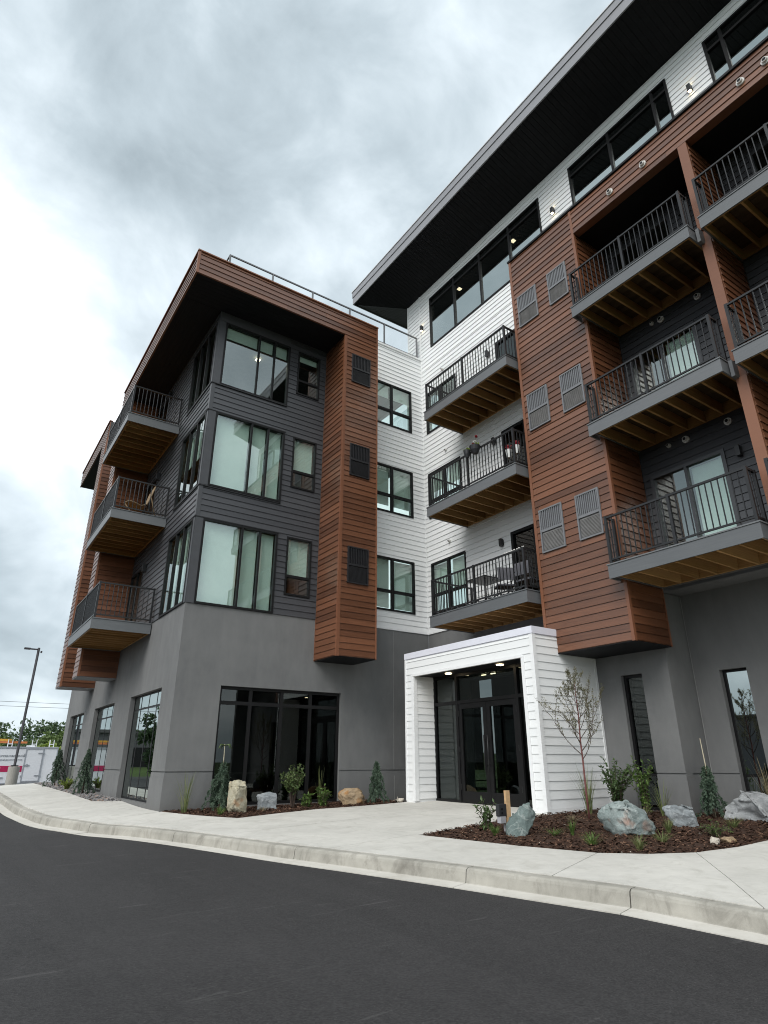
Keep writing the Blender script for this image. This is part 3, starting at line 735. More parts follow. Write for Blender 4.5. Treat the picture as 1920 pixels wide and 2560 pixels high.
m = MB(); m.box(OX-.045, CX1+.02, OY-.045, OY+.1, 14.601, 14.64); m.box(OX-.045, OX+.1, OY+.1, 7.72, 14.601, 14.64); m.box(OX-.045, OX+.1, 10.28, 16.62, 14.601, 14.64); m.build('coping', 'brown_trim', LW)
# glass railing of the roof terrace
gr = MB()
xs = [.09, 1.585, 3.085, 4.588, 6.085, 7.59]
rail = MB().box(.06, 7.62, .03, .075, 16.15, 16.195).box(.06, .105, .075, 12.0, 16.15, 16.195).build('terrace_railing', 'vent_grey', LW)
for x in xs: box_part('post', 'vent_grey', rail, x-.025, x+.025, .03, .075, 14.56 if x < 4.95 else 15.201, 16.149)
for y in (3, 6, 9, 11.95): box_part('post', 'vent_grey', rail, .06, .105, y-.02, y+.02, 14.56, 16.149)
for a, b in zip(xs, xs[1:]):
    box_part('bottom_rail', 'vent_grey', rail, a+.026, b-.026, .037, .068, 15.28, 15.31)
    box_part('pane', 'glass_rail', rail, a+.03, b-.03, .048, .058, 15.312, 16.146)
for a, b in zip((.08, 3, 6, 9), (3, 6, 9, 11.95)): box_part('pane', 'glass_rail', rail, .078, .088, a+.03, b-.03, 15.312, 16.146)

# ---- street facade (B), facing -x
GB = [(1.12, 4.30, .10, 2.78), (6.40, 9.55, .15, 2.78), (11.55, 14.60, .20, 2.78)]
YE = 15.4
m = MB(); wall_mesh(m, B, .25, YE, .825, 4.75, GB, -.25, 0); m.build('stucco_wall', 'stucco', LW)
m = MB(); wall_mesh(m, B, .25, YE, .795, .825, GB, -.25, -.022); m.build('reveal_joint', 'stucco', LW)
m = MB(); wall_mesh(m, B, .25, YE, .68, .795, GB, -.25, 0); m.build('stucco_band', 'stucco', LW)
m = MB(); wall_mesh(m, B, .25, YE, -.1, .68, GB, -.25, .014); m.build('stucco_base', 'stucco', LW)
for u0, u1, z0, z1 in GB:
    dd = (u1-u0)/4
    window(LW, B, u0, u1, z0, z1, (u0+dd, u0+2*dd, u0+3*dd), (2.40,), .05, (-.18, -.128), -.14, 'glass_mirror', 'storefront_window', mw=.05)
cb = [(.13, 2.30, 4.755, 7.07), (.13, 2.30, 8.03, 10.36), (.13, 2.30, 11.28, 13.50)]
db = [(5.1, 6.72, 4.76, 6.98), (5.1, 6.72, 8.03, 10.25), (5.1, 6.72, 11.3, 13.5)]
m = MB(); wall_mesh(m, B, .22, YE, 4.75, 13.84, cb+db, -.22, -.002); cwb = m.build('charcoal_wall', 'charcoal_trim', LW)
trb = [(0, .13, 4.75, 7.08), (0, .13, 8.0, 10.37), (0, .13, 11.26, 13.84)]
siding(cwb, 'charcoal_siding_board', 'charcoal_siding', B, .085, 6.74, 4.755, 13.84, cb+db+trb, joints=False)
m = MB()
k = 0
while 4.755+k*EXP < 13.8:
    z = 4.755+k*EXP; m.box(-.02, 0, 7.72, 10.28, z, z+EXP*.97); m.box(-.02, 0, 11.32, YE, z, z+EXP*.97); k += 1
m.build('far_siding', 'charcoal_siding', LW, kind='stuff')
for i, (u0, u1, z0, z1) in enumerate(cb):
    m = MB(); B.box(m, .0, .13, -.05, .026, z0, z1+.02); m.build('corner_post', 'charcoal_trim', LW)
    window(LW, B, u0, u1, z0, z1, (.85, 1.55), (), .055, (-.06, .04), -.01, blind=[(4.9, 0), (9.2, 0), None][i], gmat='glass_green', name='corner_window')
for i, (u0, u1, z0, z1) in enumerate(db):
    window(LW, B, u0, u1, z0, z1, ((u0+u1)/2,), (), .06, (-.06, .03), -.01, 'glass_green', 'sliding_door')
    m = MB(); B.box(m, 4.74, 4.86, 0.02, .13, z1-.28, z1-.02); m.build('wall_lamp', 'black_metal', LW)
for zt in (8.0, 11.27, 7.09, 10.37):
    m = MB(); B.box(m, -.04, 2.32, -.02, .048, zt-.012, zt+.010); m.build('drip_cap', 'black_metal', LW)
for zt in (8.0, 11.27):
    m = MB(); B.box(m, -.026, .085, 0.0, .026, zt-.885, zt-.013); m.build('corner_trim', 'charcoal_trim', LW)
for y0, y1 in ((6.75, 7.70), (10.3, 11.3)):
    c = box_part('column_core', 'brown_trim', LW, OX+.003, -.003, y0+.002, y1-.002, 3.56, 13.83)
    siding(c, 'brown_siding_board', 'brown_siding', FB, y0+.04, y1-.04, 3.57, 13.83)
    siding(c, 'brown_siding_board', 'brown_siding', PL('y', y0), OX+.05, -.03, 3.57, 13.83)
    box_part('corner_trim', 'brown_trim', LW, OX-.022, OX+.048, y0-.024, y0, 3.55, 13.82); box_part('corner_trim', 'brown_trim', LW, OX-.024, OX, y0, y0+.038, 3.55, 13.82)
    box_part('column_soffit', 'vent_grey', LW, OX-.01, -.003, y0-.01, y1, 3.54, 3.559)
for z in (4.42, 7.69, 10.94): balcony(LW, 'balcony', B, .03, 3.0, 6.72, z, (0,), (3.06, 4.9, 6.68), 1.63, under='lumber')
# interior shell
for z in (4.45, 7.78, 11.05): box_part('floor_slab', 'interior_wall', LW, .26, XC-.05, .26, YE-.2, z, z+.25)
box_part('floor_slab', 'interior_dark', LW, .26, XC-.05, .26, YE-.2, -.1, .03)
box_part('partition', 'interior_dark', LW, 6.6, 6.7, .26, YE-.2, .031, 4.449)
for z in (4.701, 8.031, 11.301):
    box_part('partition', 'interior_wall', LW, .26, XC-.1, 4.6, 4.7, z, z+2.5); box_part('partition', 'interior_wall', LW, 5.2, 5.3, .26, 4.599, z, z+2.5)
box_part('end_wall', 'stucco', LW, 0, XC, YE+.002, YE+.2, -.1, 13.84)
for x, y in ((1.9, 1.6),): box_part('ceiling_lamp', 'lamp_warm', LW, x-.07, x+.07, y-.07, y+.07, 13.78, 13.80)
for x, y in ((3.9, 1.4), (2.2, 3.2), (3.4, 4.2)): box_part('ceiling_lamp', 'lamp_warm', LW, x-.15, x+.15, y-.05, y+.05, 4.42, 4.445)
for i, (x, y) in enumerate(((2.0, 2.4), (3.2, 3.4), (2.7, 6.0))):
    box_part('worktop', 'interior_wall', LW, x-.5, x+.5, y-.3, y+.3, .70, .74); box_part('cabinet', 'interior_dark', LW, x-.4, x+.4, y-.25, y+.25, .031, .699)

# ================================================================== RIGHT WING
RW = thing('apartment_wing', 'taller right wing with white and red-brown siding under a deep dark eave', 'building', (XC, -7, 0))
Cp, Bp = PL('x', XC), PL('x', XB)
YR = -15.6
pw = [(-6.23, -.63, 15.39, 17.66), (-10.66, -7.42, 15.39, 17.70), (-15.3, -11.68, 15.39, 17.72)]
wc = [(-1.96, -.27, 5.33, 7.03), (-1.94, -.26, 8.60, 10.28), (-1.92, -.26, 11.85, 13.5)]
dc = [(-4.80, -3.88, 4.77, 7.03), (-4.80, -3.84, 8.04, 10.29), (-4.80, -3.86, 11.31, 13.53)]
al = [(-9.99, -8.30, 4.79, 7.02), (-9.99, -8.30, 8.06, 10.28), (-9.99, -8.30, 11.33, 13.5), (-13.6, -11.9, 4.79, 7.02), (-13.6, -11.9, 8.06, 10.28), (-13.6, -11.9, 11.33, 13.5)]
m = MB(); wall_mesh(m, Cp, -5.85, -.002, 4.75, 14.6, wc+dc, -.22, -.002); wall_mesh(m, Cp, YR, .79, 14.6, 18.2, pw, -.22, -.002); wr = m.build('white_wall', 'white_trim', RW)
m = MB(); wall_mesh(m, Cp, YR, -8.1, 4.46, 14.6, al, -.22, -.002); wd = m.build('charcoal_wall', 'charcoal_trim', RW)
siding(wr, 'white_siding_board', 'white_siding', Cp, -5.86, -.04, 4.80, 14.6, wc+dc)
siding(wr, 'white_siding_board', 'white_siding', Cp, YR, -.035, 14.6+.0, 18.19, pw)
siding(wr, 'white_siding_board', 'white_siding', Cp, .03, .75, 14.6, 18.19)
siding(wd, 'charcoal_siding_board', 'charcoal_siding', Cp, -11.03, -8.13, 4.78, 13.78, al, joints=False)
siding(wd, 'charcoal_siding_board', 'charcoal_siding', Cp, -14.3, -11.25, 4.78, 13.78, al, joints=False)
m = MB(); Cp.box(m, -.034, .028, -.01, .03, 15.2, 18.188); m.build('corner_trim', 'white_trim', RW)
m = MB(); Cp.box(m, .752, .79, -.01, .03, 14.6, 18.188); m.build('corner_trim', 'white_trim', RW)
m = MB(); Cp.box(m, -.039, -.004, -.0, .029, 4.8, 15.2); m.build('corner_trim', 'white_trim', RW)
m = MB(); Cp.box(m, -5.84, -.031, -.02, .03, 4.752, 4.80); m.build('starter_trim', 'white_trim', RW)
for i, (u0, u1, z0, z1) in enumerate(pw):
    mm = [(-2.047, -3.441, -4.865), (-8.83, -10.22), (-12.1, -13.5)][i]
    window(RW, Cp, u0, u1, z0, z1, mm, (17.33,), .06, (-.06, .04), -.012, 'glass_mirror', 'penthouse_window', mw=.075)
for i, (u0, u1, z0, z1) in enumerate(wc):
    window(RW, Cp, u0, u1, z0, z1, ((u0+u1)/2,), (z0+.62,), .055, (-.06, .04), -.012, blind=[(z0+.66, 0), (z0+1.0, 0), None][i], mw=.085)
for u0, u1, z0, z1 in dc: window(RW, Cp, u0, u1, z0, z1, (), (), .09, (-.08, .035), -.03, 'glass_dark', 'balcony_door', blind=(z0+.1, 0.0) if False else None)
for i, (u0, u1, z0, z1) in enumerate(al):
    window(RW, Cp, u0, u1, z0, z1, (-9.13 if i < 3 else -12.75,), (), .075, (-.06, .05), -.01, 'glass_green', 'sliding_door', mw=.06, fmat='charcoal_trim')
    if i in (0, 1):
        m = MB(); Cp.box(m, u0+.09, -9.17, -.14, -.13, z0+.09, z1-.09) if i == 0 else Cp.box(m, u0+.09, -9.17, -.14, -.13, z0+.55, z1-.09); m.build('shade_or_sky_panel', 'blind_white', RW)  # white panel stands in for bright sky reflected in the right leaf
# stucco base of the right wing
SW = (-7.30, -6.78, .12, 2.79)
for (z0, z1, d1) in ((.825, 4.75, 0), (.795, .825, -.022), (.68, .795, 0), (-.1, .68, .014)):
    nm = {0: 'stucco_wall', -.022: 'reveal_joint', .014: 'stucco_base'}[d1]
    m = MB(); wall_mesh(m, Cp, -7.93-(d1 if d1 > 0 else 0), -5.72 if z1 < 1 else -.002, z0, z1, [SW, (-5.72, -1.95, -.2, 3.17)], -.25, d1); m.build(nm if z0 != .68 else 'stucco_band', 'stucco', RW)
window(RW, Cp, *SW, (), (.78,), .06, (-.19, -.09), -.14, 'glass_store', 'slim_window', mw=.05)
Rt = PL('y', -7.93)
XR = 8.645; Rp = PL('x', XR)
for (z0, z1, d1) in ((.825, 4.46, 0), (.795, .825, -.022), (.68, .795, 0), (-.1, .68, .014)):
    m = MB(); wall_mesh(m, Rt, XC+.25, XR+.2, z0, z1, [], -.2, d1); m.build('stucco_return', 'stucco', RW)
    m = MB(); wall_mesh(m, Rp, YR, -7.934, z0, z1, [(-9.05, -8.50, .12, 2.79), (-13.2, -12.6, .12, 2.79)], -.25, d1); m.build('stucco_wall', 'stucco', RW)
for u0, u1 in ((-9.05, -8.50), (-13.2, -12.6)): window(RW, Rp, u0, u1, .12, 2.79, (), (.78,), .05, (-.17, -.115), -.14, 'glass_mirror', 'slim_window', mw=.05)
box_part('control_joint', 'joint_bead', RW, XR-.014, XR-.001, -7.957, -7.945, .02, 4.45)
box_part('soffit', 'stucco', RW, XC-.02, XR+.2, YR, -7.95, 4.462, 4.56)
# red-brown column, alcove walls, top band
rv = [(-6.745, -6.05, 5.585, 6.67), (-7.775, -7.14, 5.585, 6.665), (-6.72, -6.04, 8.875, 9.935), (-7.785, -7.14, 8.865, 9.93), (-6.73, -6.05, 12.12, 13.15), (-7.75, -7.135, 12.12, 13.15)]
PT = 3.765
col = MB().box(XB+.002, XC-.003, -8.098, -6.16, 3.25, PT+.01).box(XB+.002, XC-.003, -8.098, -5.852, PT+.011, 14.58).build('column_core', 'brown_trim', RW)
siding(col, 'brown_siding_board', 'brown_siding', Bp, -8.05, -5.93, 3.25+.012+EXP*3+.0, 14.56, rv)
siding(col, 'brown_siding_board', 'brown_siding', Bp, -8.05, -6.185, 3.262, 3.262+EXP*3)
siding(col, 'brown_siding_board', 'brown_siding', PL('y', -8.098), XB+.05, XC-.05, 3.262, 13.78)
box_part('corner_trim', 'brown_trim', RW, XB-.026, XB, -8.124, -8.052, 3.24, 14.56); box_part('corner_trim', 'brown_trim', RW, XB, XB+.048, -8.124, -8.099, 3.24, 13.79)
box_part('corner_trim', 'brown_trim', RW, XB-.026, XB, -5.928, -5.848, PT+.02, 14.56); box_part('corner_trim', 'brown_trim', RW, XC-.048, XC-.003, -8.122, -8.099, 3.24, 4.45)
box_part('column_soffit', 'soffit_black', RW, XB-.01, XC-.003, -8.11, -6.16, 3.232, 3.249)
for u0, u1, z0, z1 in rv: vent(RW, Bp, u0, u1, z0, z1, 'vent_grey', 'mesh_grey')  # grey instead of black puts the sky's reflection into the vent colour
band = MB().box(XB+.002, XB+.2, YR, -8.1, 13.80, 14.58).build('top_band', 'brown_trim', RW)
siding(band, 'brown_siding_board', 'brown_siding', Bp, YR, -8.052, 13.262+.012+EXP*3+.0, 14.56)
box_part('band_edge', 'brown_trim', RW, XB-.022, XB+.2, YR, -8.124, 13.775, 13.80)
box_part('coping', 'soffit_black', RW, XB-.05, XC-.003, YR, -5.82, 14.581, 14.64)
box_part('alcove_ceiling', 'soffit_black', RW, XB+.201, XC-.003, YR, -8.1, 13.80, 13.9)
fin = MB().box(XB+.03, XC-.003, -11.22, -11.05, 4.47, 13.79).build('fin_wall', 'brown_trim', RW)
siding(fin, 'brown_siding_board', 'brown_siding', PL('y', -11.22), XB+.05, XC-.03, 4.5, 13.78)
for z0, z1 in ((4.75, 7.66), (8.03, 10.93), (11.3, 13.79)):
    box_part('fin_post', 'brown_trim', RW, XB-.02, XB+.03, -11.23, -11.035, z0, z1)
for z in (4.44, 7.71, 10.98): box_part('fin_bracket', 'deck_fascia', RW, XB-.16, XB+.03, -11.10, -11.035, z-.06, z+.28)
box_part('fin_wall', 'brown_trim', RW, XB, XC-.003, -14.6, -14.31, 4.47, 13.79)
for i, z in enumerate((4.455, 7.72, 10.99)):
    balcony(RW, 'balcony', Cp, .03, -5.74, -2.12, z, (0, 1), (-5.68, -3.91, -2.18), 1.61)
    balcony(RW, 'balcony', Cp, .03, -11.0, -8.135, z, (0, 1), (-10.94, -9.47, -8.045), 1.63, rail_in=(1.27, 1.31), ext=.145)
    balcony(RW, 'balcony', Cp, .03, -14.25, -11.24, z, (1,), (-14.2, -12.75, -11.30), 1.63, rail_in=(0, 1.27))
# round vents and wall lamps
def round_vent(pl, u, z, r, mat='pipe_light'):
    m = MB(); m.tube([pl.pt(u, .015, z), pl.pt(u, .05, z)], [r, r], 14); m.tube([pl.pt(u, .05, z), pl.pt(u, .10, z)], [r*.72, r*.62], 14); o = m.build('round_vent', mat, RW)
    m = MB(); m.tube([pl.pt(u, .101, z), pl.pt(u, .104, z)], [r*.45, r*.45], 12); m.build('vent_opening', 'soffit_black', o)
for u, z in ((-9.31, 14.09), (-10.23, 14.09), (-12.52, 14.1), (-13.02, 14.1)): round_vent(Bp, u, z, .085)
for u, z, r in ((-9.04, 10.83, .05), (-9.27, 10.80, .08), (-10.19, 10.82, .08), (-8.87, 7.58, .05), (-9.27, 7.56, .08), (-10.2, 7.56, .08), (-1.25, 7.54, .05), (-1.25, 10.8, .05), (-1.25, 14.05, .05)): round_vent(Cp, u, z, r)
def wall_lamp(pl, u, z, lit, parent):
    m = MB(); pl.box(m, u-.05, u+.05, .02, .04, z-.08, z+.08); pl.box(m, u-.045, u+.045, .041, .13, z-.11, z+.11); o = m.build('wall_lamp', 'black_metal', parent)
    if lit:
        for a, b in ((z+.111, z+.116), (z-.116, z-.111)):
            m = MB(); pl.box(m, u-.035, u+.035, .05, .12, a, b); m.build('lamp_lens', 'lamp_sconce', o)
for u, z in ((-.17, 16.54), (-6.73, 16.61), (-11.17, 16.63)): wall_lamp(Cp, u, z, True, RW)
for u, z in ((-3.54, 6.82), (-3.54, 10.09), (-3.54, 13.3), (-10.28, 6.83), (-10.28, 10.1), (-10.28, 13.3)): wall_lamp(Cp, u, z, False, RW)
# roof with deep eave
XE, YE2, ZE, ZW = 6.06, 2.33, 18.69, 18.195
box_part('roof_slab', 'roofing', RW, XE+.03, 15.0, YR, YE2-.03, ZE+.05, ZE+.6)
m = MB(); m.box(XE-.01, XE+.03, YR, YE2, ZE-.02, ZE+.33); m.box(XE+.031, 15, YE2-.03, YE2, ZE-.02, ZE+.33); ef = m.build('eave_fascia', 'eave_metal', RW)
m = MB(); m.box(XE-.035, XE+.03, YR, YE2+.025, ZE+.331, ZE+.60); m.box(XE+.031, 15, YE2-.03, YE2+.025, ZE+.331, ZE+.60); m.build('eave_upper_fascia', 'eave_metal', ef)
m = MB(); m.box(XE-.06, XE+.05, YR, YE2+.05, ZE+.601, ZE+.645); m.box(XE+.051, 15, YE2-.05, YE2+.05, ZE+.601, ZE+.645); m.build('drip_edge', 'eave_light', ef)
def hexa(name, mat, par, low, h):
    m = MB(); b = [tuple(p) for p in low]; m.v = b+[(x, y, z+h) for x, y, z in b]; m.f = [(3, 2, 1, 0), (4, 5, 6, 7), (0, 1, 5, 4), (1, 2, 6, 5), (2, 3, 7, 6), (3, 0, 4, 7)]; return m.build(name, mat, par)
sof = hexa('soffit', 'soffit_black', RW, [(XE+.031, YR, ZE+.012), (XC-.01, YR, ZW+.012), (XC-.01, .8, ZW+.012), (XE+.031, YE2-.031, ZE+.012)], .02)
m = MB(); m.quad((XC-.01, .8, ZW+.013), (15, .8, ZW+.013), (15, YE2-.031, ZE+.013), (XE+.031, YE2-.031, ZE+.013)); m.build('end_soffit', 'soffit_black', RW)
y = YR
def xin(yy): return XC-.012 if yy < .79 else XC-.012-(XC-XE)*(yy-.79)/(YE2-.79)
def zin(x): return ZE+(ZW-ZE)*(x-XE)/(XC-XE)
while y < YE2-.12:
    y0, y1 = y+.004, min(y+.155, YE2-.034)-.004; xa, xb = xin(y0), xin(y1)
    hexa('soffit_plank', 'soffit_black', sof, [(XE+.033, y0, ZE-.004), (xa, y0, zin(xa)-.004), (xb, y1, zin(xb)-.004), (XE+.033, y1, ZE-.004)], .014); y += .155
x = XE+.2
while x < 12:
    def yin(xx): return .80 if xx > XC else YE2-(YE2-.79)*(xx-XE)/(XC-XE)
    def zy(yy): return ZW+(ZE-ZW)*(yy-.79)/(YE2-.79)
    a_, b_ = x+.004, x+.151; ya, yb = yin(a_)+.01, yin(b_)+.01
    hexa('soffit_plank', 'soffit_black', sof, [(a_, ya, zy(ya)-.003), (b_, yb, zy(yb)-.003), (b_, YE2-.036, ZE-.003), (a_, YE2-.036, ZE-.003)], .012); x += .155
box_part('end_wall', 'white_trim', RW, XC-.001, 14.5, .57, .785, 14.56, 18.19)
# interior shell of the right wing
for z in (4.50, 7.76, 11.03, 14.32): box_part('floor_slab', 'interior_wall', RW, XC+.24, 13, YR, .5 if z > 14 else -.1, z, z+.25)
box_part('floor_slab', 'interior_dark', RW, XC+.26, 13, -7.6, -.1, -.1, .08); box_part('partition', 'interior_dark', RW, 11.6, 11.7, YR, .5, .09, 4.49)
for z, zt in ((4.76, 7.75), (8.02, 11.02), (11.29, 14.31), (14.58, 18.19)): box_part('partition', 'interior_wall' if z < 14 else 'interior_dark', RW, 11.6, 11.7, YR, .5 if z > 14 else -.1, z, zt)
box_part('partition', 'interior_wall', RW, XC+.24, 11.59, -2.7, -2.6, 4.76, 7.75); box_part('partition', 'interior_wall', RW, XC+.24, 11.59, -2.7, -2.6, 8.02, 11.02)
for y in (-1.3, -4.2): box_part('ceiling_lamp', 'lamp_warm', RW, XC+.9, XC+1.05, y-.07, y+.07, 18.15, 18.17)
box_part('wing_core', 'interior_dark', RW, 13.01, 13.2, YR, .5, -.1, 18.19)
box_part('wing_end', 'stucco', RW, XC+.02, 13, YR-.2, YR-.001, -.1, 18.19)

# ================================================================== ENTRANCE PORTAL
PX, PY0, PY1 = 5.724, -6.152, -1.503
EP = thing('entrance_portal', 'white sided entrance porch with double black glass doors', 'porch', (PX, (PY0+PY1)/2, .08))
Pf, Ps, Pj = PL('x', PX), PL('y', PY0), PL('y', -1.87)
OPN = (-5.79, -1.87, -.2, 3.17)
m = MB(); m.box(PX+.002, XC-.005, PY0+.002, -5.80, .0, 3.60); m.box(PX+.002, 6.46, -1.862, PY1-.002, .0, 3.60); m.box(6.461, XC-.005, -1.862, PY1-.002, 0, 3.6); m.box(PX+.002, XC-.005, -5.799, -1.863, 3.18, 3.60); core = m.build('porch_frame', 'white_trim', EP)
siding(core, 'white_siding_board', 'white_siding', Pf, PY0+.075, PY1-.06, .17, 3.60, [OPN, (-5.88, -5.79, 0, 3.17), (-1.87, -1.78, 0, 3.17)], joints=False, thick=.018)
siding(core, 'white_siding_board', 'white_siding', Ps, PX+.075, XC-.07, .17, 3.60, thick=.018)
siding(core, 'white_siding_board', 'white_siding', Pj, PX+.1, 6.42, .17, 3.16, thick=.018)
for b in ((PX-.028, PX+.073, PY0-.026, PY0), (PX-.028, PX, PY0, PY0+.073), (PX-.026, PX, PY1-.058, PY1), (XC-.068, XC-.006, PY0-.026, PY0)): box_part('corner_trim', 'white_trim', EP, *b, .12, 3.60)
for b in ((PX-.026, PX, -5.878, -5.792), (PX-.026, PX, -1.868, -1.782), (PX-.022, PX+.098, -1.894, -1.870), (6.42, 6.455, -1.89, -1.865)): box_part('opening_trim', 'white_trim', EP, *b, .12, 3.17)
box_part('opening_trim', 'white_trim', EP, PX-.03, PX+.04, -5.83, -1.83, 3.135, 3.20)
m = MB(); m.box(PX-.012, XC-.006, PY0-.012, PY1, 3.601, 3.615); m.box(PX-.03, PX-.0, PY0-.03, PY1+.01, 3.616, 3.77); m.box(PX+.001, XC-.006, PY0-.03, PY0+.02, 3.616, 3.77); m.box(PX+.001, XC-.006, PY0+.021, PY1+.01, 3.616, 3.765); m.build('roof_cap', 'cap_white', EP)
box_part('base_trim', 'white_trim', EP, PX+.03, XC-.03, PY0-.022, PY0+.002, .0, .168); box_part('base_trim', 'white_trim', EP, PX-.02, PX+.002, PY0, -5.80, .06, .168); box_part('base_trim', 'white_trim', EP, PX-.02, PX+.002, -1.86, PY1, .06, .168)
box_part('ceiling', 'soffit_black', EP, PX+.045, 6.40, -5.79, -1.88, 3.15, 3.179)
for y in (-2.83, -4.71):
    m = MB(); m.tube([(6.13, y, 3.149), (6.13, y, 3.135)], [.085, .085], 18); m.build('downlight', 'lamp_warm', EP)
Df = PL('x', 6.43)
m = MB(); f0, f1 = -.06, .05
for a, b in ((-5.79, -5.72), (-4.97, -4.89), (-2.84, -2.76), (-1.93, -1.862)): Df.box(m, a, b, f0, f1, .085, 3.15)
for a, b in ((-5.72, -4.97), (-4.89, -2.84), (-2.76, -1.93)):
    Df.box(m, a, b, f0, f1-.004, 3.08, 3.15); Df.box(m, a, b, f0, f1-.004, 2.40, 2.48)
    if a != -4.89: Df.box(m, a, b, f0, f1-.004, .085, .17)
sf = m.build('storefront_frame', 'window_frame', EP)
for a, b, p, q in ((-5.72, -4.97, .17, 2.40), (-2.76, -1.93, .17, 2.40), (-5.72, -4.97, 2.48, 3.08), (-4.89, -2.84, 2.48, 3.08), (-2.76, -1.93, 2.48, 3.08)):
    m = MB(); Df.box(m, a, b, -.008, 0, p, q); m.build('pane', 'glass_store', sf)
for s, (a, b) in enumerate(((-4.885, -3.868), (-3.862, -2.845))):
    m = MB(); Df.box(m, a, a+.12, -.03, .03, .10, 2.395); Df.box(m, b-.12, b, -.03, .03, .10, 2.395); Df.box(m, a+.12, b-.12, -.03, .03, 2.27, 2.395); Df.box(m, a+.12, b-.12, -.03, .03, .10, .37)
    dr = m.build('door', 'window_frame', EP); m = MB(); Df.box(m, a+.12, b-.12, -.005, .003, .37, 2.27); m.build('pane', 'glass_store', dr)
    u = (b-.06) if s == 0 else (a+.06)
    m = MB(); m.tube([Df.pt(u, .10, .82), Df.pt(u, .10, 1.62)], .014, 8); m.tube([Df.pt(u, .03, .95), Df.pt(u, .10, .95)], .011, 6); m.tube([Df.pt(u, .03, 1.5), Df.pt(u, .10, 1.5)], .011, 6); m.build('handle', 'rail_metal', dr, True)
    for z in (.4, 1.25, 2.1): m = MB(); e = a+.008 if s == 0 else b-.008; Df.box(m, e-.012, e+.012, .03, .045, z, z+.13); m.build('hinge', 'black_metal', dr)
box_part('threshold', 'chrome', EP, 6.37, 6.5, -5.7, -1.95, .06, .098)
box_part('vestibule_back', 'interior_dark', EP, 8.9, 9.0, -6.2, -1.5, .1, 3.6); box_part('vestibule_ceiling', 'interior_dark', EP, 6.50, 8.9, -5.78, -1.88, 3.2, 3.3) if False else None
for y in (-3.2, -3.55): box_part('ceiling_lamp', 'lamp_warm', EP, 7.0, 7.03, y-.08, y+.08, 3.12, 3.14)

# ================================================================== PLANTS AND BOULDERS
def kite(m, p, d, nrm, L, W, fold=.25):
    d = d.normalized(); s = d.cross(nrm)
    if s.length < 1e-4: s = d.cross(Vector((.3, .7, .2)))
    s.normalize(); n = s.cross(d); b = len(m.v); mid = p+d*L*.45
    m.v += [tuple(p), tuple(mid+s*W*.5+n*W*fold), tuple(p+d*L), tuple(mid-s*W*.5+n*W*fold)]; m.f.append((b, b+1, b+2)); m.f.append((b, b+2, b+3))
def rv3(r): 
    v = Vector((r.gauss(0, 1), r.gauss(0, 1), r.gauss(0, 1))); return v.normalized()
def spruce(label, x, y, h, wid, seed, stake=None, cat='shrub', z=None, bare=.0, mat='spruce_needle'):
    z = zg(x, y) if z is None else z; r = random.Random(seed)
    t = thing('weeping_spruce', label, cat, (x, y, z), 'weeping spruces in the beds'); m = MB()
    bend = [(x, y, z-.05)]+[(x+r.uniform(-.02, .02), y+r.uniform(-.02, .02), z+h*k/5) for k in range(1, 6)]
    m.tube(bend, [.02, .02, .018, .015, .012, .006], 6); m.build('trunk', 'bark', t, True)
    m = MB(); n = int(64*h/1.2)
    for i in range(n):
        f = (i+.5)/n; zz = z+h*(.16+.84*f*(1-bare)); R_ = wid*.5*(1.05-f)**.75*r.uniform(.3, 1.3)+.03; a = i*2.4+r.uniform(-.3, .3); dirn = Vector((math.cos(a), math.sin(a), 0)); L = R_; dr = h*r.uniform(.08, .34)*(1.1-f*.7)
        prev = Vector((x, y, zz)); st_ = 13
        for k in range(1, st_+1):
            s = k/st_; p = Vector((x, y, zz))+dirn*L*min(1, s*1.5)**.8+Vector((0, 0, .05*math.sin(min(s*2, 1)*3.14)-dr*max(0, s-.25)**1.2*1.6)); p.z = max(p.z, z+.03)
            d = (p-prev).normalized() if (p-prev).length > 1e-5 else dirn
            for q in range(7):
                kite(m, prev.lerp(p, r.random()), (d+rv3(r)*.9+Vector((0, 0, -.1))), rv3(r), r.uniform(.035, .075), r.uniform(.014, .026))
            prev = p
    m.build('foliage', mat, t)
    if stake:
        m = MB(); m.tube([(x+.02, y-.02, z-.05), (x+.0, y-.01, z+stake*.6), (x-.01, y, z+stake)], [.013, .012, .007], 7); m.build('stake', 'bamboo', t, True)
        for k in range(4 if bare else 0):
            a = k*1.7; m = MB(); e = Vector((x, y, z+stake-.03)); p2 = e+Vector((math.cos(a)*.12, math.sin(a)*.12, .02)); p3 = e+Vector((math.cos(a)*.17, math.sin(a)*.17, -.07)); m.tube([e, p2, p3], [.012, .014, .009], 5); m.build('shoot', 'leaf_hydrangea', t, True)
    return t
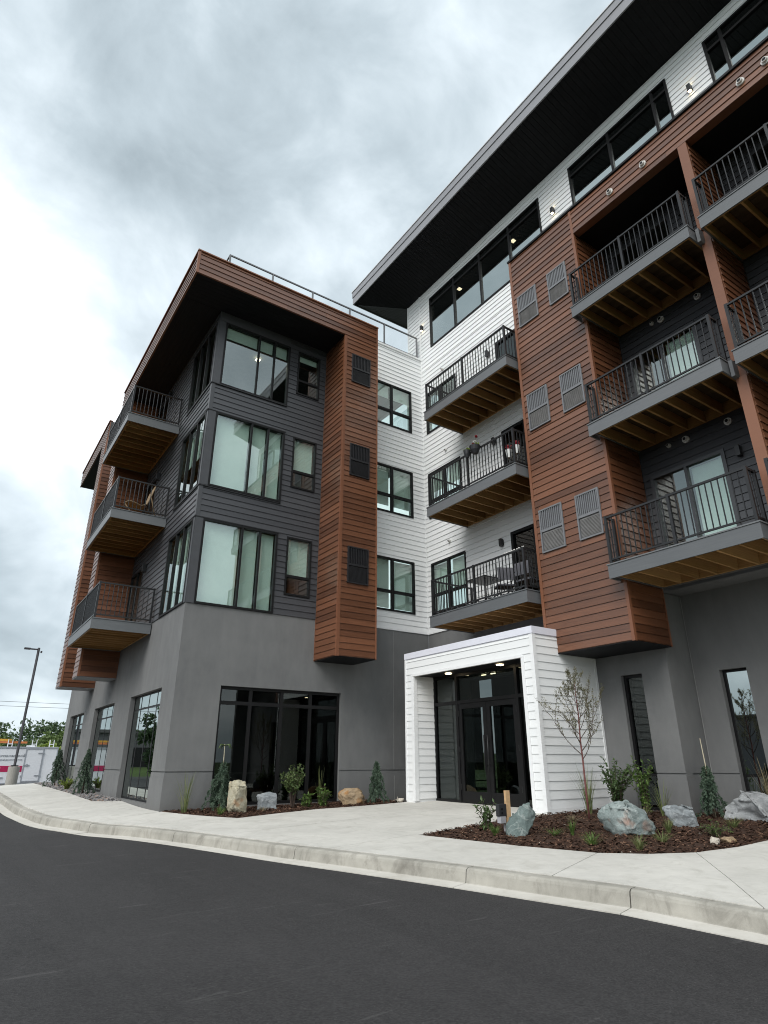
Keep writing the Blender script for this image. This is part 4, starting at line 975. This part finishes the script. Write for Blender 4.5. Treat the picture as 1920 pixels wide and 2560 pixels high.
def leafy(name, label, x, y, h, wid, seed, mat, n_stem=14, leaf=(.05, .09), per=26, cat='shrub', clear=0.0, group=None, stem='twig', droop=.0, z=None, lean=(0, 0), leafw=.5, core=.3):
    z = zg(x, y) if z is None else z; r = random.Random(seed); t = thing(name, label, cat, (x, y, z), group); ms, ml = MB(), MB()
    for i in range(n_stem):
        a = r.uniform(0, 6.28); R_ = wid*.5*math.sqrt(r.uniform(.02, 1)); hh = h*r.uniform(.6, 1.0)*(1-.3*(R_/(wid*.5))**2); p0 = Vector((x+math.cos(a)*.03, y+math.sin(a)*.03, z-.04))
        p1 = Vector((x+math.cos(a)*R_*core+lean[0]*.4, y+math.sin(a)*R_*core+lean[1]*.4, z+hh*.55)); p2 = Vector((x+math.cos(a)*R_+lean[0], y+math.sin(a)*R_+lean[1], z+hh-droop*R_))
        pts = [p0, p0.lerp(p1, .5), p1, p1.lerp(p2, .5)+Vector((0, 0, .03)), p2]; ms.tube(pts, [.009, .008, .006, .005, .003], 4)
        for k in range(per):
            s = clear+(1-clear)*(k+r.random())/per; s4 = min(s, .999)*4; j = int(s4); p = pts[j].lerp(pts[j+1], s4-j); tg = (pts[j+1]-pts[j]).normalized()
            d = tg*.35+rv3(r)*.9; L = r.uniform(*leaf); kite(ml, p, d, Vector((0, 0, 1))+rv3(r)*.6, L, L*leafw)
    ms.build('stems', stem, t, kind='stuff'); ml.build('leaves', mat, t, kind='stuff'); return t
def grass(name, label, x, y, h, wid, seed, mat, n=60, cat='grass', z=None, group=None, stiff=.35, heads=False):
    z = zg(x, y) if z is None else z; r = random.Random(seed); m = MB()
    for i in range(n):
        a = r.uniform(0, 6.28); L = h*r.uniform(.5, 1.0); o = Vector((math.cos(a), math.sin(a), 0)); b0 = Vector((x, y, z-.01))+o*r.uniform(0, wid*.12); s = Vector((-o.y, o.x, 0))*r.uniform(.003, .006)*(1+h); out = wid*.5*r.uniform(.3, 1.1); P_ = []
        for k in range(4):
            f = k/3; P_.append(b0+o*out*f**1.6+Vector((0, 0, L*(f-stiff*f*f*.55))))
        b = len(m.v)
        for k, p in enumerate(P_): wv = s*(1-k/3*.85); m.v += [tuple(p-wv), tuple(p+wv)]
        for k in range(3): m.f.append((b+2*k, b+2*k+1, b+2*k+3, b+2*k+2))
    t = m.build(name, mat, None); t.location = (0, 0, 0); return tag(t, label, cat, group)
def boulder(label, x, y, dims, seed, mat, planes=(), rotz=0.0, sink=.16, amp=.06, sub=4, npl=9):
    r = random.Random(seed); z = zg(x, y); bm = bmesh.new(); pls = [(Vector(n).normalized(), d) for n, d in planes]
    for k in range(npl+10):
        d = rv3(r); p = Vector([math.copysign(abs(c)**.62, c) for c in d])*r.uniform(.78, 1.05)
        for n, h in pls:
            c = p.dot(n)
            if c > h: p -= n*(c-h)
        bm.verts.new(p)
    g = bmesh.ops.convex_hull(bm, input=bm.verts); bmesh.ops.delete(bm, geom=list({v for v in g['geom_interior'] if isinstance(v, bmesh.types.BMVert)}), context='VERTS')
    bmesh.ops.bevel(bm, geom=bm.edges[:], offset=.05, segments=1, affect='EDGES'); bmesh.ops.triangulate(bm, faces=bm.faces[:])
    for _ in range(3):
        el = [e for e in bm.edges if e.calc_length() > (.30 if _ == 0 else .17 if _ == 1 else .10)]
        if el: bmesh.ops.subdivide_edges(bm, edges=el, cuts=1); bmesh.ops.triangulate(bm, faces=bm.faces[:])
    bm.normal_update(); sv = Vector((seed*1.7, seed*.3, 0))
    disp = [(v, v.normal.copy(), amp*(1.5*noise.fractal(v.co*1.4+sv, .8, 2.1, 4)-.5*abs(noise.noise(v.co*2.6+sv))+.7*noise.noise(v.co*8+sv)+.9*noise.cell(v.co*2.6+sv))) for v in bm.verts]
    for v, n, k in disp: v.co += n*k
    for v in bm.verts: v.co = Vector((v.co.x*dims[0]*.5, v.co.y*dims[1]*.5, v.co.z*dims[2]*.5))
    lo = min(v.co.z for v in bm.verts)
    for v in bm.verts: v.co.z -= lo+sink*dims[2]
    for e in bm.edges:
        if len(e.link_faces) == 2 and e.calc_face_angle(0) > .22: e.smooth = False
    for f in bm.faces: f.smooth = True
    me = bpy.data.meshes.new('boulder'); bm.to_mesh(me); bm.free(); me.materials.append(MATS[mat])
    o = bpy.data.objects.new('boulder', me); put(o, None, (x, y, z)); o.rotation_euler.z = rotz; return tag(o, label, 'boulder', 'boulders in the mulch beds')
boulder('tall cream boulder with a rust-brown side beside the weeping spruce', 1.43, -.95, (.56, .5, .84), 31, 'rock_cream', [((-.2, -.4, .9), .86), ((.9, -.5, .15), .72), ((-.9, -.2, .1), .78)], .1)
boulder('blocky blue-grey boulder below the wide black ground floor window', 2.28, -.62, (.70, .5, .58), 42, 'rock_blue', [((.05, -.1, 1), .70), ((1, 0, .1), .72), ((-1, -.1, 0), .74), ((.1, -1, 0), .75)], -.2, npl=4)
boulder('rounded tan boulder beside the narrow blue spruce', 4.52, -.72, (.84, .55, .56), 53, 'rock_tan', [((-.2, -.2, 1), .80)], .2)
boulder('pointed dark green boulder leaning by the wooden stake', 3.56, -7.64, (.78, .6, .74), 64, 'rock_green', [((.75, -.2, .55), .52), ((-.6, -.6, .35), .62), ((.3, -.95, .2), .62), ((-.9, .3, .3), .6)], .35, npl=3)
boulder('large blue-green boulder with an orange patch in the mulch', 4.85, -8.62, (.96, .68, .60), 75, 'rock_mixed', [((.55, -.35, .8), .66), ((-.4, -.3, .9), .80), ((-.8, -.6, .2), .70)], -.45)
boulder('small grey boulder between the two large boulders', 6.12, -8.72, (.60, .5, .46), 86, 'rock_blue', [((.1, -.2, 1), .76), ((-.9, -.5, .1), .7), ((.9, -.4, .3), .7)], -.4, npl=4)
boulder('wide flat-topped light grey boulder at the right edge of the bed', 7.6, -9.12, (1.3, .8, .60), 97, 'rock_grey', [((-.10, -.55, .85), .50), ((-.9, -.4, -.1), .74), ((.2, -1, -.3), .62)], -.55, sink=.06, npl=3)
boulder('pale cream stone at the foot of the white porch', 5.55, -1.44, (.22, .16, .13), 17, 'rock_pale', (), 0, .2, sub=3)
boulder('small white stone lying at the edge of the mulch', 5.02, -9.86, (.24, .15, .13), 18, 'rock_pale', (), .5, .2, sub=3)
boulder('flat buff stone lying beside the small white stone', 5.26, -9.93, (.32, .2, .13), 19, 'rock_tan', (), .3, .25, sub=3)
spruce('weeping spruce behind the cream boulder with a bare pale leader', 1.22, -.42, 1.06, .62, 1, 1.42, bare=.1)
spruce('narrow blue weeping spruce left of the white porch', 5.12, -1.02, .92, .42, 2, None)
spruce('small weeping spruce tied to a pale stake by the right-hand wall', 7.62, -8.42, .82, .46, 3, 1.36)
spruce('weeping spruce in the gravel nearest the trailer', -.34, 13.2, 1.25, .62, 4, None)
spruce('weeping spruce in the gravel nearer the corner, left of the first street window', -.36, 7.3, 1.25, .52, 5, None)
leafy('golden_shrub', 'low yellow-green shrub between the two spruces in the gravel', -.36, 10.2, .42, .62, 12, 'leaf_yellow', 40, (.04, .07), 22)
t = leafy('hydrangea_standard', 'hydrangea with a round leafy head on bare stems', 2.96, -.62, 1.12, .66, 13, 'leaf_hydrangea', 26, (.06, .10), 22, clear=.52, leafw=.6)
leafy('leafy_perennial', 'low leafy green plant in the middle of the left bed', 3.22, -.88, .34, .42, 14, 'leaf_green', 12, (.08, .13), 12)
leafy('leafy_perennial', 'taller leafy green plant left of the tan boulder', 3.62, -.92, .52, .40, 15, 'leaf_green', 14, (.07, .12), 18)
leafy('leafy_shrub', 'broad-leaved shrub beside the black box on the stake', 3.50, -6.80, .52, .50, 16, 'leaf_dark', 12, (.07, .12), 14, leafw=.4)
leafy('leafy_shrub', 'loose leafy shrub between the porch side and the slim window', 6.95, -6.85, 1.12, .95, 17, 'leaf_dark', 26, (.06, .10), 38, clear=.12)
leafy('leafy_shrub', 'narrow upright shrub in front of the slim window', 6.98, -7.5, 1.18, .50, 18, 'leaf_green', 17, (.06, .095), 36, clear=.1)
leafy('fern', 'bright feathery fern clump by the pale stones', 5.62, -9.55, .26, .52, 19, 'leaf_green', 34, (.02, .04), 34, leafw=.3, droop=.3, cat='plant')
for i, (x, y, h, wd, mt, lb) in enumerate([(3.75, -9.52, .24, .25, 'grass_blade', 'small grass tuft at the mulch edge below the orange-patched boulder'), (3.6, -8.85, .2, .38, 'leaf_green', 'low green weed in the mulch near the front edge'), (3.85, -7.95, .14, .34, 'leaf_green', 'flat green weed right of the pointed boulder'), (4.1, -8.1, .26, .16, 'leaf_green', 'thin upright weed standing alone in the mulch'), (4.55, -9.35, .2, .35, 'grass_blade', 'yellowish grass tuft right of the orange-patched boulder'), (6.6, -9.3, .22, .4, 'grass_blade', 'grass tuft in front of the flat-topped boulder'), (5.35, -8.95, .26, .2, 'grass_blade', 'grass tuft just behind the orange-patched boulder'), (3.22, -7.30, .18, .22, 'leaf_green', 'bright green weed below the black box'), (5.25, -7.15, .14, .3, 'grass_dry', 'straw-coloured tuft at the foot of the sapling'), (6.45, -7.75, .3, .4, 'grass_dry', 'dry grass clump below the narrow upright shrub'), (1.95, -1.15, .14, .3, 'grass_dry', 'straw tuft in front of the blue-grey boulder'), (.95, -1.2, .2, .3, 'leaf_green', 'leafy weed at the left end of the mulch below the wide window')]):
    grass('weed_tuft' if 'weed' in lb else 'grass_tuft', lb, x, y, h*1.15, wd*1.25, 40+i, mt, 70)
for i, (x, y, h, wd, n, lb) in enumerate([(.42, -.42, 1.0, .6, 34, 'tall thin ornamental grass at the building corner'), (6.35, -6.65, 1.05, .55, 40, 'tall thin ornamental grass against the white porch side'), (8.15, -9.25, 1.15, .5, 46, 'tall feathery grass in front of the right-hand slim window'), (8.3, -9.75, 1.05, .5, 40, 'tall feathery grass at the right edge of the picture'), (3.75, -.5, 1.05, .22, 10, 'few thin flower stalks before the wide window'), (7.1, -7.75, .75, .5, 30, 'thin grass around the small grey boulder')]):
    grass('ornamental_grass', lb, x, y, h, wd, 70+i, 'grass_blade' if i not in (2, 3) else 'grass_dry', n, group='ornamental grasses', stiff=.15)
# sapling
def sapling(x, y, h, seed):
    z = zg(x, y); r = random.Random(seed); t = thing('young_tree', 'slender young tree with a red trunk and sparse leaves by the white porch', 'tree', (x, y, z)); mt, mb, ml = MB(), MB(), MB()
    tr = [Vector((x, y, z-.05)), Vector((x-.01, y, z+.5)), Vector((x+.01, y+.01, z+1.0)), Vector((x-.01, y, z+1.35)), Vector((x+.02, y, z+1.9)), Vector((x, y, z+2.15)), Vector((x+.01, y, z+h))]
    mt.tube(tr, [.021, .018, .016, .014, .010, .007, .003], 8); mt.build('trunk', 'bark_red', t, True)
    def leafs(p, d, n):
        for _ in range(n): kite(ml, p+rv3(r)*.02, d*.4+rv3(r), Vector((0, 0, 1))+rv3(r)*.5, r.uniform(.025, .045), r.uniform(.012, .022))
    def branch(p, d, L, rad, lev):
        pts = [p]; q = p.copy(); dd = d.normalized(); n = 5
        for k in range(n):
            dd = (dd+Vector((0, 0, .16))+rv3(r)*.16).normalized(); q = q+dd*L/n; pts.append(q.copy())
            if lev < 2 and k >= 1 and r.random() < .72: branch(q, (dd+rv3(r)*.75+Vector((0, 0, .15))), L*r.uniform(.35, .55), rad*.6, lev+1)
            leafs(q, dd, 3 if lev else 2)
        mb.tube(pts, [rad*(1-.8*k/n) for k in range(n+1)], 4)
    for i in range(19):
        f = i/18; zz = z+1.02+(h-1.15)*f; a = i*2.4; L = (.86-.62*f)*r.uniform(.75, 1.1)
        branch(Vector((x, y, zz)), Vector((math.cos(a), math.sin(a), .62+.5*f)), L, .011-.006*f, 0)
    mb.build('branches', 'twig', t, kind='stuff'); ml.build('leaves', 'leaf_sapling', t, kind='stuff')
sapling(5.65, -7.2, 2.45, 4)

# ------------------------------------------------------------------ far trees
def far_tree(label, x, y, h, wid, seed, mat, base=0.0):
    r = random.Random(seed); t = thing('broadleaf_tree', label, 'tree', (x, y, base), 'trees beyond the trailer'); m = MB(); m.tube([(x, y, base-.6), (x, y, base+h*.3), (x+.2, y, base+h*.62)], [.28, .22, .1], 7)
    for k in range(5):
        a = r.uniform(0, 6.28); m.tube([(x, y, base+h*.3), (x+math.cos(a)*wid*.25, y+math.sin(a)*wid*.25, base+h*.62)], [.12, .04], 5)
    m.build('trunk', 'bark', t); m = MB()
    cl_ = [(Vector((r.gauss(0, .30)*wid, r.gauss(0, .30)*wid, h*r.uniform(.18, .95))), r.uniform(.12, .24)*wid) for _ in range(26)]
    for c, s in cl_:
        f = c.z/h; k = math.sqrt(max(.08, 1-((f-.45)/.6)**2)); c.x *= k; c.y *= k
        for _ in range(75):
            p = Vector((x, y, base))+c+rv3(r)*s*r.uniform(.55, 1.05); kite(m, p, rv3(r)+Vector((0, 0, -.2)), Vector((0, 0, 1))+rv3(r), r.uniform(.3, .55), r.uniform(.22, .4))
    m.build('crown', mat, t)
for i, (x, y, h, wd, mt, b, lb) in enumerate([(2.4, 76, 3.0, 3.6, 'tree_far', -.3, 'low green tree just left of the light pole foot'), (5.7, 74, 2.9, 3.4, 'tree_far', -.3, 'low green tree behind the trailer door'), (-2.2, 79, 3.5, 5, 'tree_far', -.2, 'low green tree at the far left of the tree line'), (7.6, 84, 5.7, 4.6, 'tree_far_dark', .2, 'dark round-topped tree rising above the white trailer beside the building'), (3.9, 92, 5.6, 5.4, 'tree_far_dark', .2, 'dark broad tree behind the light pole'), (1.2, 88, 4.0, 6, 'tree_far', 0, 'low green tree at the left edge of the picture'), (5.8, 80, 4.6, 4, 'tree_far', 0, 'mid green tree between the two dark trees'), (9.8, 80, 4.6, 4, 'tree_far', 0, 'green tree half hidden by the building edge'), (-3.5, 90, 4.0, 7, 'tree_far', 0, 'green tree just past the left edge of the hill'), (3.4, 72, 3.3, 3.4, 'tree_far_dark', -.3, 'low bushy tree directly behind the roof rack'), (7.8, 70, 2.9, 3, 'leaf_yellow', -.3, 'bright yellow-green bush at the right end of the trailer'), (.2, 74, 3.4, 4, 'tree_far', -.3, 'low green tree behind the stacked ladders'), (12, 92, 5.5, 5, 'tree_far_dark', .3, 'dark tree hidden mostly behind the building')]):
    far_tree(lb, x, y, h, wd, 100+i, mt, b)
far_tree('large oak seen only mirrored in the street windows', -12.6, 45, 6.4, 3.4, 131, 'tree_far_dark', -.5)

# ================================================================== STREET THINGS
# light pole
lp = thing('light_pole', 'tall dark parking lot light on a round concrete base', 'light pole', (-1.12, 21, -.25))
m = MB(); m.tube([(-1.12, 21, -.4), (-1.12, 21, .79), (-1.12, 21, .81)], [.25, .25, .235], 22); m.build('base', 'pier_concrete', lp)
box_part('base_plate', 'black_metal', lp, -1.27, -.97, 20.85, 21.15, .811, .87)
m = MB(); m.tube([(-1.12, 21, .871), (-1.12, 21, 6.45)], .06, 4); m.build('pole', 'pole_grey', lp)
m = MB(); m.box(-1.5, -1.18, 20.95, 21.05, 6.33, 6.39); m.box(-1.02, -.94, 20.97, 21.03, 6.2, 6.3); m.build('arm', 'pole_grey', lp)
m = MB(); m.box(-1.78, -1.5, 20.87, 21.13, 6.33, 6.40); m.build('lamp_head', 'pole_grey', lp)
# trailer
TY = 27.0
tl = thing('enclosed_trailer', 'white enclosed work trailer with a side door and a red phone number band', 'trailer', (0, TY+1, -.5))
bm = bmesh.new(); bmesh.ops.create_cube(bm, size=1, matrix=Matrix.Translation((-1.8, TY+1.1, .85))@Matrix.Diagonal((6.6, 2.2, 1.92, 1)))
bmesh.ops.bevel(bm, geom=[e for e in bm.edges], offset=.06, segments=2, affect='EDGES'); me = bpy.data.meshes.new('body'); bm.to_mesh(me); bm.free(); me.materials.append(MATS['trailer_white']); o = bpy.data.objects.new('body', me); put(o, tl, (0, 0, 0))
m = MB(); m.box(-5.1, 1.5, TY-.025, TY-.001, 1.72, 1.80); m.box(-5.1, 1.5, TY-.025, TY-.001, -.11, -.05); m.build('edge_trim', 'trailer_trim', tl)
dr = box_part('side_door', 'trailer_white', tl, -.10, .70, TY-.03, TY-.002, .04, 1.66)
m = MB(); m.box(-.16, -.10, TY-.045, TY-.002, -.02, 1.72); m.box(.70, .76, TY-.045, TY-.002, -.02, 1.72); m.box(-.10, .70, TY-.045, TY-.031, 1.66, 1.715); m.box(-.10, .70, TY-.045, TY-.031, -.015, .04); m.build('door_frame', 'trailer_trim', dr)
for z in (.28, 1.45): box_part('hinge', 'trailer_trim', dr, .48, .80, TY-.06, TY-.046, z, z+.05)
m = MB(); m.box(-.14, .14, TY-.07, TY-.046, .82, .87); m.box(-.02, .03, TY-.075, TY-.046, .78, .92); m.build('latch', 'trailer_trim', dr)
for z in (.22, 1.35): box_part('bracket', 'trailer_trim', tl, -.22, -.165, TY-.05, TY-.026, z, z+.09)
box_part('number_band', 'trailer_red', tl, -4.2, -.19, TY-.012, TY-.001, .50, .81)
box_part('sign_panel', 'trailer_trim', tl, -1.63, -1.60, TY-.012, TY-.001, 1.05, 1.5)
def text(s, x, z, size, mat, parent):
    cu = bpy.data.curves.new('lettering', 'FONT'); cu.body = s; cu.size = size; cu.extrude = .002; cu.resolution_u = 2
    tmp = bpy.data.objects.new('lettering', cu); COL.objects.link(tmp); bpy.context.view_layer.update()
    me = bpy.data.meshes.new_from_object(tmp.evaluated_get(bpy.context.evaluated_depsgraph_get())); bpy.data.objects.remove(tmp); me.materials.clear(); me.materials.append(MATS[mat])
    o = bpy.data.objects.new('lettering', me); put(o, parent, (x, TY-.016, z)); o.rotation_euler = (math.pi/2, 0, 0); return o
text('COMMERCIAL', -1.50, 1.28, .125, 'trailer_text', tl); text('RESIDENTIAL', -.80, 1.29, .115, 'trailer_text', tl)
text('GENERAL', -1.41, 1.08, .105, 'trailer_text', tl); text('CONTRACTOR', -.98, 1.085, .105, 'trailer_text', tl)
text('262-', -1.47, .67, .14, 'blind_white', tl); text('046', -.50, .68, .14, 'blind_white', tl); text('608-', -1.47, .53, .13, 'blind_white', tl); text('175', -.47, .54, .13, 'blind_white', tl)
text('NUE C', -1.52, .33, .1, 'trailer_text', tl)
for x in (-2.3, -1.45):
    m = MB(); m.tube([(x, TY+.05, -.16), (x, TY+.27, -.16)], [.33, .33], 20); wh = m.build('wheel', 'tyre', tl); m = MB(); m.tube([(x, TY+.03, -.16), (x, TY+.06, -.16)], [.18, .18], 14); m.build('rim', 'trailer_trim', wh)
box_part('fender', 'trailer_trim', tl, -2.75, -1.05, TY-.03, TY+.3, .16, .24)
m = MB(); m.tube([(-.45, TY-.02, .36), (-.45, TY-.004, .36)], [.09, .09], 14); m.build('marker_lamp', 'vent_grey', tl)
for x in (-1.0, .22, 1.12):
    m = MB(); m.box(x-.13, x-.085, TY+.25, TY+.3, 1.812, 2.2); m.box(x+.09, x+.13, TY+.25, TY+.3, 1.812, 2.2); m.box(x-.084, x+.089, TY+.25, TY+.3, 1.94, 1.98); m.build('roof_rack', 'trailer_white', tl)
box_part('roof_vent', 'trailer_white', tl, -.1, .3, TY+.5, TY+.9, 1.812, 1.9)
for i, (z, mt, lb, x1) in enumerate(((2.0, 'ladder_orange', 'orange ladder lying on the trailer roof rack', -.15), (2.12, 'ladder_yellow', 'yellow ladder lying on top of the orange ladder', -.95))):
    m = MB()
    for yy in (TY+.3, TY+.7): m.box(-4.6, x1, yy, yy+.05, z, z+.10)
    k = -4.5
    while k < x1-.1: m.box(k, k+.035, TY+.351, TY+.699, z+.03, z+.07); k += .32
    o = m.build('ladder', mt, None); tag(o, lb, 'ladder')
for i, (z0, z1) in enumerate(((6.55, 6.75), (6.15, 6.3))):
    m = MB(); pts = [(-60+j*8, 60, z0+.0006*(j*8-66)**2*.25+(z1-z0)*j/12) for j in range(13)]; m.tube(pts, .018, 5)
    tag(m.build('power_line', 'black_metal', None), 'upper overhead wire crossing the sky behind the light pole' if i == 0 else 'lower overhead wire crossing the sky behind the light pole', 'wire')
sb = thing('store_building', 'low dark store building mirrored in the street windows', 'building', (-40, 78, -.7))
box_part('wall', 'mirrored_block', sb, -75, -10.5, 78, 92, -.7, 4.6); box_part('roof', 'roofing', sb, -75.3, -10.2, 77.6, 92.3, 4.6, 5.0)
for k in range(5): box_part('window', 'window_frame', sb, -20-k*10, -14-k*10, 77.9, 77.99, .4, 2.8)
# unseen dark building added across the street for the slim windows to mirror
wh = thing('mirrored_block', 'long low dark building added out of view as a dark window reflection', 'building', (-62, 0, -.7))
box_part('wall', 'mirrored_block', wh, -74, -62, -45, 60, -.7, 6.2); box_part('roof', 'roofing', wh, -74.3, -61.7, -45.3, 60.3, 6.2, 6.5)
for k in range(9):
    y = -38+k*11; d = box_part('dock_door', 'plastic_grey', wh, -61.99, -61.9, y, y+4, -.6, 3.6)

# ================================================================== THINGS IN THE BEDS AND ON THE BALCONIES
st_ = tag(MB().box(3.60, 3.69, -7.20, -7.155, zg(3.6, -7.2)-.1, zg(3.6, -7.2)+.62).build('wooden_stake', 'stake_wood', None), 'short pale lumber stake standing in the mulch in front of the porch', 'stake')
zb = zg(3.5, -7.15); bx = thing('outlet_box', 'black outdoor outlet box with a grey cover hanging by the stake', 'electrical box', (3.5, -7.16, zb))
m = MB(); m.box(3.43, 3.59, -7.20, -7.12, zb+.24, zb+.42); m.build('housing', 'plastic_black', bx); m = MB(); m.box(3.44, 3.555, -7.215, -7.13, zb+.14, zb+.238); m.build('cover', 'plastic_grey', bx)
m = MB(); m.tube([(3.57, -7.16, zb-.05), (3.57, -7.16, zb+.24)], .018, 6); m.build('conduit', 'plastic_grey', bx)
for z in (.29, .35): m = MB(); m.tube([(3.49, -7.202, zb+z), (3.49, -7.206, zb+z)], [.018, .018], 10); m.build('socket', 'soffit_black', bx)
# lower white balcony furniture
DK = 4.455+.303
tb = thing('bistro_table', 'black square patio table on the lowest white-wall balcony', 'table', (6.95, -3.55, DK))
m = MB(); m.box(6.55, 7.3, -3.95, -3.2, DK+.80, DK+.83); m.build('table_top', 'black_metal', tb)
for a, b in ((6.6, -3.9), (7.25, -3.9), (6.6, -3.25), (7.25, -3.25)):
    m = MB(); m.tube([(a, b, DK), (a+(6.93-a)*.35, b+(-3.58-b)*.35, DK+.80)], .014, 6); m.build('leg', 'black_metal', tb)
def chair(x, y, rot, label):
    t = thing('patio_chair', label, 'chair', (0, 0, 0), 'patio chairs on the lowest white-wall balcony')
    m = MB(); m.box(-.23, .23, -.22, .22, .40, .44); m.build('seat', 'cushion', t); m = MB(); m.box(-.22, .22, .225, .25, .54, .86); m.build('backrest', 'cushion', t)
    for sx in (-.26, .26):
        for sy in (-.24, .24): m = MB(); m.tube([(sx, sy, 0), (sx, sy, .64 if sy < 0 else .95)], .012, 6); m.build('leg', 'black_metal', t)
        m = MB(); m.tube([(sx, -.25, .64), (sx, .25, .66)], .014, 6); m.build('armrest', 'black_metal', t)
    t.location = (x, y, DK); t.rotation_euler.z = rot
chair(6.75, -4.45, R(150), 'grey-backed patio chair next to the black patio table'); chair(6.85, -5.2, R(95), 'grey-backed patio chair nearest the balcony door on the lowest balcony')
m = MB(); pts = []
for i in range(60):
    y = -2.2-i*3.45/59; pts.append((6.21+.02*math.sin(i*1.3), y, DK+.05+.035*math.sin(i*.9)+.02*math.sin(i*2.3)))
m.tube(pts, .022, 6); tag(m.build('rope_light', 'plastic_black', None, True), 'dark rope light lying along the bottom rail of the lowest balcony', 'rope light')
m = MB(); m.tube([(6.23+.02*math.sin(i*.8), -5.0-.7*i/30, DK+1.05+.03*math.sin(i*1.7)) for i in range(31)], .012, 5); tag(m.build('string_lights', 'pipe_light', None, True), 'thin light cord wound round the top rail of the lowest balcony', 'string lights')
# planters on the middle white balcony
DM = 7.72+.303
for i, (y, s, lb) in enumerate(((-4.06, .10, 'small dark hanging planter on the middle balcony rail'), (-4.38, .15, 'larger dark basket planter with red and white flowers on the middle balcony rail'))):
    t = thing('rail_planter', lb, 'planter', (6.08, y, DM+.8)); m = MB(); m.tube([(6.08, y, DM+.82), (6.08, y, DM+.92), (6.08, y, DM+1.04)], [s*.5, s*.85, s*1.05], 14); m.build('pot', 'plastic_black', t); r = random.Random(60+i); m = MB()
    for _ in range(90): kite(m, Vector((6.08, y+r.uniform(-s, s), DM+1.03)), rv3(r)+Vector((0, 0, .9)), rv3(r), r.uniform(.06, .12), .04)
    m.build('leaves', 'leaf_yellow', t, kind='stuff')
    if i:
        for mt, (yy, zz) in (('petal_red', (-.05, .30)), ('petal_white', (.02, .17)), ('petal_red', (.08, .12))):
            m = MB()
            for _ in range(26): kite(m, Vector((6.1, y+yy, DM+1.03+zz)), rv3(r), rv3(r), .06, .04)
            m.build('flower', mt, t)
        m = MB(); m.tube([(6.08, y-.02, DM+1.0), (6.1, y-.05, DM+1.33)], .004, 4); m.build('stalk', 'leaf_green', t)
for i, (x, y, lb) in enumerate(((6.75, -4.98, 'red flowers in a white pot left of the middle balcony corner post'), (6.75, -5.28, 'red flowers in a white pot right of the middle balcony corner post'))):
    t = thing('flower_pot', lb, 'flower pot', (x, y, DM+.3)); r = random.Random(80+i)
    m = MB(); m.tube([(x, y, DM+.62), (x, y, DM+.86)], [.06, .085], 12); m.build('pot', 'blind_white', t); m = MB(); m.tube([(x, y, DM), (x+.01, y, DM+.3), (x, y, DM+.62)], .012, 6); m.build('stand', 'black_metal', t); m = MB()
    for _ in range(70): kite(m, Vector((x, y, DM+.95))+rv3(r)*r.uniform(.02, .10), rv3(r), rv3(r), .045, .03)
    m.build('flowers', 'petal_red', t, kind='stuff')
# wicker chair on the street balcony
t = thing('wicker_chair', 'curved wicker lounge chair on the middle street balcony', 'chair', (-.75, 3.5, 7.995)); wz = 7.995; cx, cy_ = -.72, 3.55
m = MB()
for s in (-.28, .28):
    prof = [(-.55, .30), (-.42, .42), (-.25, .40), (-.05, .33), (.12, .42), (.22, .75), (.28, 1.0)]
    m.tube([(cx+a, cy_+s, wz+b) for a, b in prof], .022, 6); m.tube([(cx-.52, cy_+s, wz+.30), (cx-.3, cy_+s, wz+.04), (cx+.1, cy_+s, wz), (cx+.4, cy_+s, wz+.06)], .018, 6); m.tube([(cx+.2, cy_+s, wz+.7), (cx+.4, cy_+s, wz+.06)], .018, 6)
m.tube([(cx+.28, cy_-.28, wz+1.0), (cx+.32, cy_-.15, wz+1.1), (cx+.33, cy_, wz+1.13), (cx+.32, cy_+.15, wz+1.1), (cx+.28, cy_+.28, wz+1.0)], .022, 6); m.build('frame', 'wicker', t, True)
m = MB(); prof = [(-.55, .30), (-.42, .42), (-.25, .40), (-.05, .33), (.12, .42), (.22, .75), (.30, 1.08)]
for (a, b), (c, d) in zip(prof, prof[1:]): m.quad((cx+a, cy_-.26, wz+b), (cx+a, cy_+.26, wz+b), (cx+c, cy_+.26, wz+d), (cx+c, cy_-.26, wz+d))
m.build('woven_seat', 'wicker', t)
m = MB(); m.box(6.75, 7.1, -12.6, -12.1, 8.03, 8.3); tag(m.build('red_cushion', 'red_cloth', None), 'red cushion on the far right balcony', 'cushion')
